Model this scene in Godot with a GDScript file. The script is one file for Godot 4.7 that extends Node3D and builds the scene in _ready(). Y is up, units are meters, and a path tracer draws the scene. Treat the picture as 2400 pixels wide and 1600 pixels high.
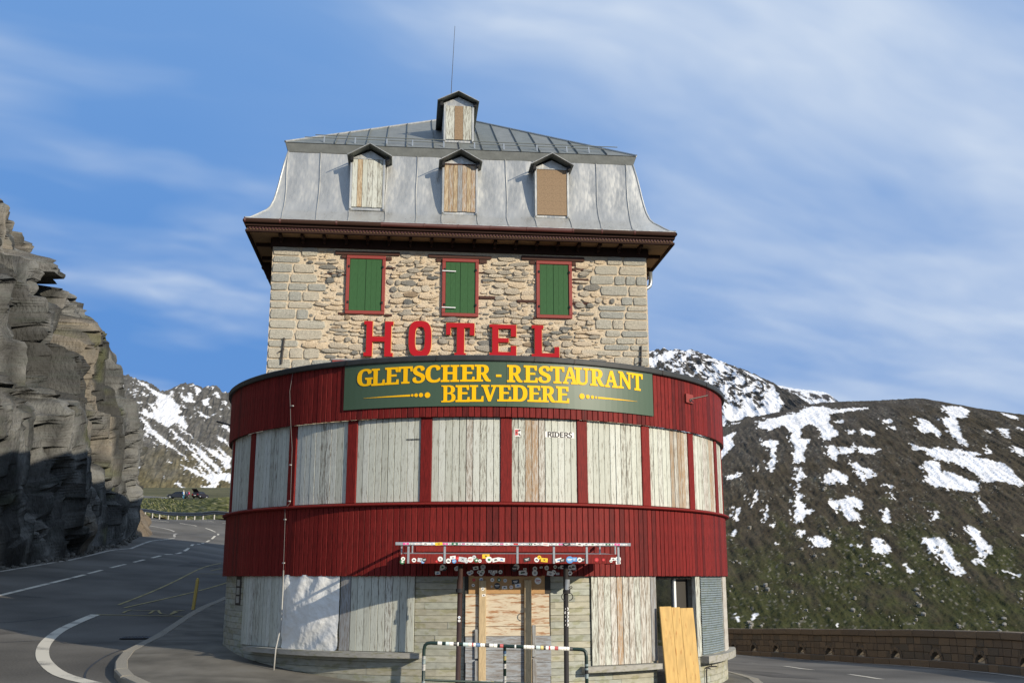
extends Node3D
# Disused hotel with a round restaurant annexe inside a mountain hairpin. Metres, y up.
# All levels in the tables are measured from eye height; V() turns (across, level, distance) into a point.
const EYE := 1.7
var rng := RandomNumberGenerator.new()
var M := {}
var used := {}
var HOUSE: Node3D
var DRUM: Node3D

func V(x: float, y: float, d: float) -> Vector3:
	return Vector3(x, y + EYE, -d)

# ground height (level from eye) as radial interpolation of surveyed spots: x, distance, weight
const GC := [-5.47,20.36,-0.0657, -4.76,19.17,-0.0018, -3.96,18.37,-0.0087, -3.28,17.91,0.0013, -2.43,17.53,-0.0001, 4.37,21.35,-0.0103, -8.48,18.00,0.0541, -11.42,24.00,0.0294, -14.87,31.00,0.0113, -16.00,41.50,0.0102, -17.24,51.50,-0.0298, -18.64,61.50,-0.0617, -20.92,75.00,-0.0691, -18.32,38.00,0.0157, -18.82,44.50,0.0139, -20.16,56.00,0.0373, -23.30,72.00,0.0477, -24.38,77.00,0.0729, -23.95,82.00,-0.0343, -27.46,89.00,0.0472, -33.48,97.00,0.0267, -24.52,88.00,-0.1108, -35.44,102.00,-0.0150, 9.18,45.00,0.0194, 10.37,40.50,-0.0109, 11.31,37.00,-0.0221, 12.34,33.60,-0.0220, 13.12,30.60,-0.0138, 13.41,28.40,-0.0191, 7.33,36.00,0.0600, 8.32,31.00,0.0158, 9.05,26.80,0.0122, 9.17,25.40,0.0229, 5.60,27.40,0.0155, 10.37,24.00,-0.0280, 22.00,18.00,-0.0290, 0.00,14.50,0.0160, 3.00,16.00,0.0236, 0.00,0.00,-0.0322, -12.00,5.00,0.0389, 14.00,8.00,-0.0274, 4.00,60.00,0.1482, -8.00,45.00,-0.1024, 0.00,40.00,-0.0053, -9.00,30.00,-0.0205]
func G(x: float, d: float) -> float:
	var y := -1.5265 + -0.09986 * x + 0.03035 * d
	for i in range(0, GC.size(), 3):
		var dx: float = GC[i] - x
		var dd: float = GC[i + 1] - d
		y += GC[i + 2] * sqrt(dx * dx + dd * dd)
	return y

# ---------- naming, metas ----------
func numbered(n: String) -> String:
	if not used.has(n):
		used[n] = 0
		return n
	used[n] += 1
	return "%s_%03d" % [n, used[n]]

func tag(o: Node, label: String, category: String, group := "") -> void:
	o.set_meta("label", label)
	o.set_meta("category", category)
	if group != "":
		o.set_meta("group", group)

func thing(called: String, label: String, category: String, at := Vector3.ZERO, turn := 0.0, group := "") -> Node3D:
	var o := Node3D.new()
	o.name = numbered(called)
	add_child(o)
	o.position = at
	o.rotation.y = turn
	tag(o, label, category, group)
	return o

# ---------- mesh helpers ----------
func S(smooth := false) -> SurfaceTool:
	var s := SurfaceTool.new()
	s.begin(Mesh.PRIMITIVE_TRIANGLES)
	s.set_smooth_group(0 if smooth else -1)
	s.set_color(Color.WHITE)
	return s

func tri(s: SurfaceTool, a: Vector3, b: Vector3, c: Vector3) -> void:
	s.add_vertex(a); s.add_vertex(c); s.add_vertex(b)

func quad(s: SurfaceTool, a: Vector3, b: Vector3, c: Vector3, d: Vector3) -> void:
	s.add_vertex(a); s.add_vertex(c); s.add_vertex(b)
	s.add_vertex(a); s.add_vertex(d); s.add_vertex(c)

func qout(s: SurfaceTool, a: Vector3, b: Vector3, c: Vector3, d: Vector3, o: Vector3) -> void:
	if (b - a).cross(c - a).dot(a + c - o * 2.0) < 0.0:
		quad(s, a, d, c, b)
	else:
		quad(s, a, b, c, d)

func commit(s: SurfaceTool) -> ArrayMesh:
	s.generate_normals()
	return s.commit()

func part(called: String, s: SurfaceTool, m: Material, parent: Node, kind := "") -> MeshInstance3D:
	return mi(called, commit(s), m, parent, Transform3D(), kind)

func mi(called: String, mesh: Mesh, m: Material, parent: Node, xf := Transform3D(), kind := "") -> MeshInstance3D:
	var o := MeshInstance3D.new()
	o.mesh = mesh
	o.material_override = m
	o.transform = xf
	if parent == self:
		o.name = numbered(called)
		add_child(o)
	else:
		o.name = called
		parent.add_child(o, true)
	if kind != "":
		o.set_meta("kind", kind)
	return o

func T(at: Vector3, basis := Basis()) -> Transform3D:
	return Transform3D(basis, at)

func corner(h: Vector3, b: float, g: Vector3, ax: int) -> Vector3:
	var p := Vector3(g.x * (h.x - b), g.y * (h.y - b), g.z * (h.z - b))
	p[ax] = g[ax] * h[ax]
	return p

# box with chamfered edges
func cbox(s: SurfaceTool, xf: Transform3D, size: Vector3, b := 0.0) -> void:
	var h := size * 0.5
	b = minf(b, minf(h.x, minf(h.y, h.z)) * 0.8)
	var o := xf.origin
	for a in 3:
		var u := (a + 1) % 3
		var v := (a + 2) % 3
		for sg in [-1.0, 1.0]:
			var q: Array[Vector3] = []
			for k in [[-1.0, -1.0], [1.0, -1.0], [1.0, 1.0], [-1.0, 1.0]]:
				var g := Vector3.ZERO
				g[a] = sg; g[u] = k[0]; g[v] = k[1]
				q.append(xf * corner(h, b, g, a))
			qout(s, q[0], q[1], q[2], q[3], o)
		if b > 0.0:
			for k in [[-1.0, -1.0], [1.0, -1.0], [1.0, 1.0], [-1.0, 1.0]]:
				var g0 := Vector3.ZERO
				g0[a] = -1.0; g0[u] = k[0]; g0[v] = k[1]
				var g1 := g0
				g1[a] = 1.0
				qout(s, xf * corner(h, b, g0, u), xf * corner(h, b, g1, u), xf * corner(h, b, g1, v), xf * corner(h, b, g0, v), o)
	if b > 0.0:
		for k in 8:
			var g := Vector3(1.0 if k & 1 else -1.0, 1.0 if k & 2 else -1.0, 1.0 if k & 4 else -1.0)
			var p := xf * corner(h, b, g, 0)
			var q := xf * corner(h, b, g, 1)
			var r := xf * corner(h, b, g, 2)
			if (q - p).cross(r - p).dot(p - o) < 0.0:
				tri(s, p, r, q)
			else:
				tri(s, p, q, r)

func box(s: SurfaceTool, lo: Vector3, hi: Vector3, b := 0.0) -> void:
	cbox(s, T((lo + hi) * 0.5), (hi - lo).abs(), b)

# bar of rectangular section between two points
func bar(s: SurfaceTool, a: Vector3, b: Vector3, w: float, t: float, bev := 0.0, up := Vector3.UP) -> void:
	var y := (b - a).normalized()
	var x := y.cross(up)
	if x.length() < 0.01:
		x = y.cross(Vector3.FORWARD)
	x = x.normalized()
	var z := x.cross(y)
	cbox(s, T((a + b) * 0.5, Basis(x, y, z)), Vector3(w, a.distance_to(b), t), bev)

func tube(s: SurfaceTool, pts: Array, r: float, n := 8, r2 := -1.0) -> void:
	var rings: Array = []
	var prev := Vector3.ZERO
	for i in pts.size():
		var p: Vector3 = pts[i]
		var t: Vector3 = (pts[mini(i + 1, pts.size() - 1)] - pts[maxi(i - 1, 0)]).normalized()
		var x := prev - t * prev.dot(t) if i > 0 else t.cross(Vector3(0.31, 0.22, 0.92))
		if x.length() < 0.001:
			x = t.cross(Vector3.UP)
		x = x.normalized()
		prev = x
		var z := t.cross(x)
		var rr := r if r2 < 0.0 else lerpf(r, r2, float(i) / (pts.size() - 1))
		var ring: Array[Vector3] = []
		for k in n:
			var a := TAU * k / n
			ring.append(p + (x * cos(a) + z * sin(a)) * rr)
		rings.append(ring)
	for i in rings.size() - 1:
		var c: Vector3 = (pts[i] + pts[i + 1]) * 0.5
		for k in n:
			qout(s, rings[i][k], rings[i][(k + 1) % n], rings[i + 1][(k + 1) % n], rings[i + 1][k], c)
	for e in [0, rings.size() - 1]:
		for k in n:
			tri(s, pts[e], rings[e][k], rings[e][(k + 1) % n])

# strip swept round the origin: profile of (radius, y), angles in degrees from +z towards +x
func ap(r: float, a: float, y: float) -> Vector3:
	var t := deg_to_rad(a)
	return Vector3(r * sin(t), y, r * cos(t))

func arc(s: SurfaceTool, prof: Array, a0: float, a1: float, n: int) -> void:
	for i in n:
		var a := lerpf(a0, a1, float(i) / n)
		var b := lerpf(a0, a1, float(i + 1) / n)
		for j in prof.size() - 1:
			var p: Vector2 = prof[j]
			var q: Vector2 = prof[j + 1]
			quad(s, ap(p.x, a, p.y), ap(p.x, b, p.y), ap(q.x, b, q.y), ap(q.x, a, q.y))

func cap_arc(s: SurfaceTool, prof: Array, a: float) -> void:
	var v := PackedVector2Array(prof)
	var ix := Geometry2D.triangulate_polygon(v)
	for i in range(0, ix.size(), 3):
		tri(s, ap(v[ix[i]].x, a, v[ix[i]].y), ap(v[ix[i + 1]].x, a, v[ix[i + 1]].y), ap(v[ix[i + 2]].x, a, v[ix[i + 2]].y))

# flat polygon with thickness, from z0 to z1 along the transform's z
func plate(s: SurfaceTool, poly: PackedVector2Array, z0: float, z1: float, xf := Transform3D()) -> void:
	var ix := Geometry2D.triangulate_polygon(poly)
	for i in range(0, ix.size(), 3):
		var a := poly[ix[i]]
		var b := poly[ix[i + 1]]
		var c := poly[ix[i + 2]]
		if (b - a).cross(c - a) < 0.0:
			var k := b
			b = c
			c = k
		tri(s, xf * Vector3(a.x, a.y, z1), xf * Vector3(b.x, b.y, z1), xf * Vector3(c.x, c.y, z1))
		tri(s, xf * Vector3(a.x, a.y, z0), xf * Vector3(c.x, c.y, z0), xf * Vector3(b.x, b.y, z0))
	var cw := Geometry2D.is_polygon_clockwise(poly)
	for i in poly.size():
		var a := poly[i]
		var b := poly[(i + 1) % poly.size()]
		if cw:
			var k := a
			a = b
			b = k
		quad(s, xf * Vector3(a.x, a.y, z0), xf * Vector3(b.x, b.y, z0), xf * Vector3(b.x, b.y, z1), xf * Vector3(a.x, a.y, z1))

func pv(a: Array) -> PackedVector2Array:
	var v := PackedVector2Array()
	for i in range(0, a.size(), 2):
		v.append(Vector2(a[i], a[i + 1]))
	return v

func ring_poly(cx: float, cy: float, rx: float, ry: float, n: int) -> PackedVector2Array:
	var v := PackedVector2Array()
	for i in n:
		v.append(Vector2(cx + rx * cos(TAU * i / n), cy + ry * sin(TAU * i / n)))
	return v

# ---------- textures and materials ----------
func lin(r: float, g: float, b: float) -> Color:
	return Color(r, g, b).linear_to_srgb()

func nz(w: int, h: int, freq: float, seed: int, oct := 4, kind := FastNoiseLite.TYPE_SIMPLEX_SMOOTH, fr := FastNoiseLite.FRACTAL_FBM) -> PackedByteArray:
	var n := FastNoiseLite.new()
	n.noise_type = kind
	n.seed = seed
	n.frequency = freq
	n.fractal_type = fr
	n.fractal_octaves = oct
	var im := n.get_seamless_image(w, h)
	im.convert(Image.FORMAT_L8)
	return im.get_data()

func field(freq: float, seed: int, oct := 4, fr := FastNoiseLite.FRACTAL_FBM, kind := FastNoiseLite.TYPE_SIMPLEX_SMOOTH) -> FastNoiseLite:
	var n := FastNoiseLite.new()
	n.noise_type = kind
	n.seed = seed
	n.frequency = freq
	n.fractal_type = fr
	n.fractal_octaves = oct
	return n

# colour texture: per pixel f(index) gives a linear colour
func ctex(w: int, h: int, f: Callable) -> ImageTexture:
	var d := PackedByteArray()
	d.resize(w * h * 3)
	for i in w * h:
		var c: Color = f.call(i)
		c = c.linear_to_srgb()
		d[i * 3] = clampi(int(c.r * 255.0 + 0.5), 0, 255)
		d[i * 3 + 1] = clampi(int(c.g * 255.0 + 0.5), 0, 255)
		d[i * 3 + 2] = clampi(int(c.b * 255.0 + 0.5), 0, 255)
	return ImageTexture.create_from_image(Image.create_from_data(w, h, false, Image.FORMAT_RGB8, d))

func gtex(w: int, h: int, bytes: PackedByteArray) -> ImageTexture:
	return ImageTexture.create_from_image(Image.create_from_data(w, h, false, Image.FORMAT_L8, bytes))

func mat(key: String, col: Color, rough: float, metal := 0.0, spec := 0.5) -> StandardMaterial3D:
	var m := StandardMaterial3D.new()
	m.resource_name = key
	m.albedo_color = col
	m.roughness = rough
	m.metallic = metal
	m.metallic_specular = spec
	M[key] = m
	return m

func tripl(m: StandardMaterial3D, scale: Vector3, t: Texture2D = null, bump: Texture2D = null, cm := 0.0, world := true) -> StandardMaterial3D:
	m.uv1_triplanar = true
	m.uv1_world_triplanar = world
	m.uv1_triplanar_sharpness = 6.0
	m.uv1_scale = scale
	if t:
		m.albedo_texture = t
	if bump:
		m.heightmap_enabled = true
		m.heightmap_texture = bump
		m.heightmap_scale = cm
	return m

func smat(a: Color, b: Color, t: float) -> Color:
	return a.lerp(b, clampf(t, 0.0, 1.0))

func sstep(a: float, b: float, x: float) -> float:
	return smoothstep(a, b, x)

func make_materials() -> void:
	var n1 := nz(256, 256, 0.02, 11, 5)
	var n2 := nz(256, 256, 0.06, 12, 4)
	var n3 := nz(256, 256, 0.15, 13, 3)
	var n4 := nz(256, 256, 0.012, 14, 5)
	var grain := nz(256, 256, 0.05, 15, 5)
	var coarse := gtex(256, 256, n2)
	var fine := gtex(256, 256, n3)
	M["coarse_height"] = coarse
	M["fine_height"] = fine
	# brush-painted boards: streaks run along the board (texture v is stretched by uv scale)
	var streak := ctex(256, 256, func(i: int) -> Color:
		var t := 0.80 + 0.35 * (grain[i] / 255.0 - 0.5) + 0.18 * (n3[i] / 255.0 - 0.5)
		return Color(t, t, t))
	var faded := ctex(256, 256, func(i: int) -> Color:
		var t := 0.82 + 0.60 * (grain[i] / 255.0 - 0.5) + 0.22 * (n3[i] / 255.0 - 0.5)
		var d := sstep(0.62, 0.85, n1[i] / 255.0)
		return Color(t, t, t).lerp(Color(0.42, 0.50, 0.50), d * 0.7))
	var grain_h := gtex(256, 256, grain)
	M["grain_height"] = grain_h
	var k := 0
	for c in [[0.200, 0.0165, 0.0135], [0.184, 0.0145, 0.0120], [0.222, 0.0205, 0.0165], [0.168, 0.0135, 0.0110], [0.208, 0.0185, 0.0150], [0.192, 0.0170, 0.0135], [0.120, 0.0125, 0.0110]]:
		tripl(mat("red_%d" % k, lin(c[0], c[1], c[2]), 0.62, 0.0, 0.3), Vector3(4, 0.40, 4), faded, grain_h, 0.05)
		k += 1
	# white paint, flaking along the grain to grey wood
	var mk := func(lo: float, hi: float, paint: Color, wood: Color, dirt: Color) -> ImageTexture:
		return ctex(256, 256, func(i: int) -> Color:
			var a: float = 0.62 * grain[i] / 255.0 + 0.38 * n3[i] / 255.0
			var b: float = n1[i] / 255.0
			var c: Color = smat(paint, wood, (a * 0.55 + b * 0.45 - lo) / (hi - lo))
			var w: float = 0.90 + 0.16 * (n2[i] / 255.0 - 0.5)
			c = Color(c.r * w, c.g * w, c.b * w)
			return smat(c, dirt, (n4[i] / 255.0 - 0.72) * 2.2 * (0.4 + 0.6 * grain[i] / 255.0)))
	var P := Color(0.60, 0.62, 0.555)
	M["t_white"] = mk.call(0.55, 0.74, P, Color(0.27, 0.25, 0.20), Color(0.34, 0.33, 0.27))
	M["t_worn"] = mk.call(0.46, 0.62, P, Color(0.25, 0.23, 0.19), Color(0.20, 0.18, 0.15))
	M["t_bad"] = mk.call(0.42, 0.64, Color(0.62, 0.61, 0.56), Color(0.27, 0.22, 0.17), Color(0.15, 0.13, 0.11))
	M["t_rust"] = mk.call(0.30, 0.58, Color(0.52, 0.50, 0.45), Color(0.36, 0.235, 0.13), Color(0.18, 0.14, 0.10))
	M["t_bare"] = mk.call(0.34, 0.62, Color(0.60, 0.50, 0.34), Color(0.33, 0.22, 0.12), Color(0.20, 0.13, 0.08))
	M["t_grey"] = mk.call(0.40, 0.60, Color(0.34, 0.36, 0.37), Color(0.24, 0.22, 0.20), Color(0.18, 0.15, 0.12))
	for nm in ["white", "worn", "bad", "rust", "bare", "grey"]:
		for v in 4:
			var m := mat("%s_%d" % [nm, v], [lin(1.0, 1.0, 1.0), lin(0.90, 0.90, 0.88), lin(0.95, 0.955, 0.93), lin(0.83, 0.83, 0.80)][v], 0.75)
			tripl(m, Vector3(5.5, 0.62, 5.5) * [1.0, 0.8, 1.25, 0.65][v], M["t_" + nm], grain_h, 0.05)
			m.uv1_offset = Vector3(0.37, 0.61, 0.13) * v
	# horizontal grain (plywood sheets, fascia)
	tripl(mat("ply", lin(1, 1, 1), 0.7), Vector3(0.33, 2.4, 0.33), mk.call(0.50, 0.66, Color(0.62, 0.54, 0.40), Color(0.36, 0.17, 0.07), Color(0.16, 0.10, 0.06)), grain_h, 0.04)
	tripl(mat("ply_orange", lin(0.52, 0.30, 0.12), 0.65), Vector3(0.8, 7, 0.8), streak, grain_h, 0.04)
	tripl(mat("board_grey", lin(0.95, 0.97, 1.0), 0.75), Vector3(0.5, 3.2, 0.5), M["t_grey"], grain_h, 0.05)
	tripl(mat("pine", lin(0.56, 0.36, 0.115), 0.65), Vector3(1.0, 0.20, 1.0), ctex(256, 256, func(i: int) -> Color:
		var t := 0.86 + 0.40 * (grain[i] / 255.0 - 0.5)
		var kn := sstep(0.76, 0.86, n2[i] / 255.0)
		return Color(t * (1.0 - 0.3 * kn), t * (1.0 - 0.5 * kn), t * (1.0 - 0.65 * kn))), grain_h, 0.03)
	tripl(mat("batten", lin(0.58, 0.44, 0.25), 0.7), Vector3(2.2, 0.4, 2.2), streak, grain_h, 0.04)
	tripl(mat("old_timber", lin(0.085, 0.036, 0.024), 0.85), Vector3(1.2, 7, 1.2), streak, grain_h, 0.08)
	tripl(mat("eave_timber", lin(0.042, 0.021, 0.015), 0.85, 0.0, 0.3), Vector3(1.2, 6, 1.2), streak, grain_h, 0.06)
	tripl(mat("soffit", lin(0.33, 0.20, 0.10), 0.8), Vector3(1.0, 5, 5), streak, grain_h, 0.04)
	tripl(mat("gutter_red", lin(0.075, 0.018, 0.015), 0.55, 0.0), Vector3(4, 4, 4), streak)
	tripl(mat("shutter_green", lin(0.050, 0.135, 0.050), 0.5, 0.0, 0.3), Vector3(6, 0.5, 6), streak, grain_h, 0.03)
	tripl(mat("frame_red", lin(0.31, 0.045, 0.032), 0.55), Vector3(5, 1.0, 5), streak, grain_h, 0.04)
	mat("sign_green", lin(0.050, 0.090, 0.052), 0.42)
	mat("letter_yellow", lin(0.90, 0.49, 0.002), 0.5, 0.0, 0.3)
	mat("letter_rim", lin(0.86, 0.66, 0.30), 0.5)
	mat("letter_red", lin(0.38, 0.006, 0.013), 0.5, 0.0, 0.3)
	mat("rim_yellow", lin(0.75, 0.48, 0.16), 0.6)
	mat("hinge", lin(0.02, 0.02, 0.02), 0.5, 0.4)
	mat("bolt_white", lin(0.75, 0.77, 0.76), 0.4)
	mat("sticker", Color.WHITE, 0.45).vertex_color_use_as_albedo = true
	mat("ink", lin(0.02, 0.02, 0.02), 0.6)
	mat("paper", lin(0.78, 0.77, 0.72), 0.6)
	# sheet zinc with dents, dull bloom and run-off streaks
	var z1 := nz(512, 512, 0.006, 31, 4)
	var z2 := nz(512, 512, 0.03, 32, 4)
	var z3 := nz(512, 512, 0.10, 33, 3)
	var zt := ctex(512, 512, func(i: int) -> Color:
		var t := 0.86 + 0.20 * (z1[i] / 255.0 - 0.5) + 0.09 * (z2[i] / 255.0 - 0.5) + 0.04 * (z3[i] / 255.0 - 0.5)
		return Color(t * 0.985, t, t))
	var zh := PackedByteArray()
	zh.resize(512 * 512)
	for i in 512 * 512:
		zh[i] = clampi(int(z1[i] * 0.9 + z2[i] * 0.06), 0, 255)
	M["zinc_h"] = gtex(512, 512, zh)
	var zr := PackedByteArray()
	zr.resize(512 * 512)
	for i in 512 * 512:
		zr[i] = clampi(int(102 + 0.35 * (z2[i] - 128) + 0.25 * (z1[i] - 128)), 0, 255)
	M["zinc_r"] = gtex(512, 512, zr)
	k = 0
	for c in [[0.51, 0.51, 0.49], [0.48, 0.48, 0.465], [0.55, 0.55, 0.53]]:
		var m := tripl(mat("zinc_%d" % k, lin(c[0], c[1], c[2]), 1.0, 0.42), Vector3(0.75, 0.22, 0.75), zt, M["zinc_h"], 0.9)
		m.roughness_texture = M["zinc_r"]
		m.uv1_offset = Vector3(0.31, 0.17, 0.53) * k
		k += 1
	k = 0
	for c in [[0.19, 0.205, 0.195], [0.17, 0.185, 0.175], [0.215, 0.225, 0.215]]:
		var m := tripl(mat("roofsheet_%d" % k, lin(c[0], c[1], c[2]), 0.6, 0.2), Vector3(0.8, 0.8, 0.8), zt, M["zinc_h"], 0.5)
		m.uv1_offset = Vector3(0.21, 0.47, 0.13) * k
		k += 1
	tripl(mat("roof_edge", lin(0.035, 0.038, 0.038), 0.55, 0.1), Vector3(2, 2, 2), zt)
	tripl(mat("galvanised", lin(0.45, 0.47, 0.48), 0.4, 0.6), Vector3(4, 4, 4), zt)
	tripl(mat("dark_iron", lin(0.035, 0.030, 0.028), 0.6, 0.3), Vector3(5, 5, 5), zt)
	tripl(mat("brown_pipe", lin(0.060, 0.032, 0.024), 0.45, 0.1), Vector3(5, 5, 5), zt)
	mat("white_pipe", lin(0.36, 0.355, 0.33), 0.5)
	mat("dull_metal", lin(0.15, 0.145, 0.14), 0.6)
	# masonry
	var st := ctex(256, 256, func(i: int) -> Color:
		var t := 0.86 + 0.42 * (n2[i] / 255.0 - 0.5) + 0.62 * (n3[i] / 255.0 - 0.5)
		return Color(t, t, t * 0.98))
	k = 0
	for c in [[0.66, 0.535, 0.38], [0.62, 0.50, 0.355], [0.58, 0.485, 0.365], [0.50, 0.435, 0.34], [0.38, 0.345, 0.285], [0.235, 0.225, 0.20], [0.17, 0.17, 0.16], [0.60, 0.525, 0.41], [0.30, 0.225, 0.15]]:
		tripl(mat("rubble_%d" % k, lin(c[0], c[1], c[2]), 0.9), Vector3(1.5, 2.6, 1.5), st, coarse, 1.1)
		k += 1
	k = 0
	for c in [[0.50, 0.475, 0.40], [0.45, 0.435, 0.375], [0.53, 0.485, 0.395], [0.40, 0.40, 0.36]]:
		tripl(mat("granite_%d" % k, lin(c[0], c[1], c[2]), 0.9), Vector3(0.9, 1.4, 0.9), st, fine, 1.6)
		k += 1
	var rm := tripl(mat("rubble_mix", Color.WHITE, 0.9), Vector3(1.5, 2.6, 1.5), st, coarse, 1.1)
	rm.vertex_color_use_as_albedo = true
	tripl(mat("mortar", lin(0.64, 0.535, 0.395), 0.95), Vector3(1.0, 1.5, 1.0), st, coarse, 1.0)
	# board-marked concrete
	var ct := ctex(256, 256, func(i: int) -> Color:
		var t := 0.84 + 0.30 * (n1[i] / 255.0 - 0.5) + 0.14 * (n3[i] / 255.0 - 0.5)
		var g := sstep(0.55, 0.8, n4[i] / 255.0)
		return Color(t, t, t).lerp(Color(t * 0.80, t * 0.80, t * 0.66), g))
	var cm := tripl(mat("concrete", Color.WHITE, 0.9), Vector3(1.0, 2.2, 1.0), ct, fine, 0.10)
	cm.vertex_color_use_as_albedo = true
	tripl(mat("concrete_sill", lin(0.36, 0.35, 0.31), 0.85), Vector3(1.4, 3, 1.4), ct, fine, 0.10)
	tripl(mat("kerb_stone", lin(0.30, 0.275, 0.225), 0.9), Vector3(2.2, 2.2, 2.2), st, fine, 0.35)
	k = 0
	for c in [[0.165, 0.125, 0.085], [0.145, 0.112, 0.080], [0.185, 0.140, 0.095], [0.125, 0.105, 0.080]]:
		tripl(mat("parapet_%d" % k, lin(c[0], c[1], c[2]), 0.92), Vector3(1.6, 1.6, 1.6), st, coarse, 0.5)
		k += 1
	mat("boulder", lin(0.20, 0.19, 0.165), 0.95)
	tripl(mat("pale_rock", lin(0.46, 0.42, 0.35), 0.9), Vector3(2, 2, 2), st, coarse, 0.8)
	# asphalt: aggregate speckle, patches, tyre-worn tone
	var a1 := nz(512, 512, 0.004, 51, 5)
	var a2 := nz(512, 512, 0.35, 52, 2)
	var at := ctex(512, 512, func(i: int) -> Color:
		var t := 0.80 + 0.62 * (a1[i] / 255.0 - 0.5) + 0.34 * (a2[i] / 255.0 - 0.5)
		return Color(t, t * 0.985, t * 0.95))
	var ah := gtex(512, 512, a2)
	tripl(mat("asphalt", lin(0.150, 0.143, 0.130), 0.9, 0.0, 0.3), Vector3(0.11, 0.11, 0.11), at, ah, 0.20)
	tripl(mat("asphalt_patch", lin(0.115, 0.110, 0.102), 0.9, 0.0, 0.3), Vector3(0.4, 0.4, 0.4), at, ah, 0.2)
	tripl(mat("pavement", lin(0.175, 0.165, 0.143), 0.9, 0.0, 0.3), Vector3(0.43, 0.43, 0.43), at, ah, 0.20)
	var worn := ctex(512, 512, func(i: int) -> Color:
		var k0 := 0.55 * a1[i] / 255.0 + 0.45 * a2[i] / 255.0
		return Color(0.92, 0.92, 0.92).lerp(Color(0.26, 0.26, 0.27), sstep(0.58, 0.68, k0)))
	tripl(mat("road_white", lin(0.62, 0.58, 0.48), 0.8), Vector3(0.45, 0.45, 0.45), worn, ah, 0.1)
	tripl(mat("road_dim", lin(0.42, 0.40, 0.35), 0.8), Vector3(0.45, 0.45, 0.45), worn, ah, 0.1)
	tripl(mat("road_yellow", lin(0.36, 0.30, 0.12), 0.8), Vector3(0.6, 0.6, 0.6), at, ah, 0.1)
	mat("post_yellow", lin(0.55, 0.40, 0.10), 0.7)
	tripl(mat("tarp", lin(0.78, 0.78, 0.745), 0.45), Vector3(1.3, 1.3, 1.3), null, gtex(256, 256, nz(256, 256, 0.03, 66, 4, FastNoiseLite.TYPE_SIMPLEX_SMOOTH, FastNoiseLite.FRACTAL_RIDGED)), 0.28)
	var gl := mat("dark_glass", Color(0.02, 0.025, 0.025, 0.35), 0.04)
	gl.transparency = BaseMaterial3D.TRANSPARENCY_ALPHA
	tripl(mat("roller", lin(0.235, 0.285, 0.30), 0.5, 0.1), Vector3(2, 2, 2), ct)
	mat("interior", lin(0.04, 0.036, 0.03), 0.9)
	# terrain: vertex colours times world noise
	var tt := ctex(512, 512, func(i: int) -> Color:
		var t := 0.86 + 0.30 * (z1[i] / 255.0 - 0.5) + 0.30 * (z2[i] / 255.0 - 0.5) + 0.35 * (z3[i] / 255.0 - 0.5)
		return Color(t, t, t))
	for d in [["terrain_far", 0.012, 90.0], ["terrain_near", 0.12, 4.0], ["cliff_rock", 0.22, 5.0]]:
		var m := tripl(mat(d[0], Color.WHITE, 0.95), Vector3(d[1], d[1], d[1]), tt, M["coarse_height"], d[2])
		m.vertex_color_use_as_albedo = true
		m.metallic_specular = 0.2
	M["cliff_rock"].uv1_scale = Vector3(0.42, 0.19, 0.42)

var sky_n: Array = []
func sky_colour(az: float, el: float) -> Color:
	var y := sin(el)
	if y < -0.03:
		return Color(0.16, 0.155, 0.14)
	var ce := cos(el)
	var x := sin(az) * ce
	var z := cos(az) * ce
	var yy := maxf(y, 0.0)
	# clear air: deeper blue away from the sun, paler upwards and low over the ridges
	var sunny := 0.5 + 0.5 * (x * 0.80 - z * 0.60)
	var base := Color(0.080, 0.245, 0.62).lerp(Color(0.145, 0.315, 0.65), clampf(yy * 1.9, 0.0, 1.0))
	base = base.lerp(Color(0.34, 0.50, 0.74), clampf(0.60 - yy * 2.4, 0.0, 0.60) * (0.30 + 0.70 * sunny))
	# thin cirrus on a flat layer high above, combed by the wind
	var q := 1.0 / (yy + 0.16)
	var px := x * q
	var pz := z * q
	var f3: float = sky_n[2].get_noise_3d(px, pz, 7.0)
	var u := px * 0.90 + pz * 0.44 + 0.18 * f3
	var v: float = -px * 0.44 + pz * 0.90 + 0.10 * sky_n[2].get_noise_3d(px * 1.6, pz * 1.6, 31.0)
	var f1: float = sky_n[0].get_noise_3d(u * 0.8, v * 1.5, 0.0)
	var f2: float = sky_n[1].get_noise_3d(u * 1.1 + f1 * 0.25, v * 3.2, 3.0)
	var f4: float = sky_n[3].get_noise_3d(u * 2.6 + f1 * 0.3, v * 8.0 + f2 * 0.3, 11.0)
	var veil := smoothstep(-0.36, 0.34, az + 0.26 * f3 + 0.35 * (yy - 0.22))
	veil = maxf(veil, 0.85 * smoothstep(0.9, 2.2, absf(az)))  # whiter veil out of view, added to whiten the ambient fill
	var fib := 0.5 + 0.5 * f2
	var c := veil * (0.49 + 0.30 * f1 + 0.17 * f2 + 0.20 * f3 + 0.07 * f4)
	c += (1.0 - veil) * maxf(0.0, 0.19 + 0.80 * f1 + 0.25 * f3) * (0.45 + 1.1 * fib + 0.7 * f4) * 1.0
	c = clampf(c + 0.08 * smoothstep(0.20, 0.50, yy) * (0.6 + f1), 0.0, 0.90)
	var cloud := Color(0.52, 0.63, 0.78).lerp(Color(0.74, 0.81, 0.89), clampf(c * 1.3, 0.0, 1.0))
	return base.lerp(cloud, c)

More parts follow.
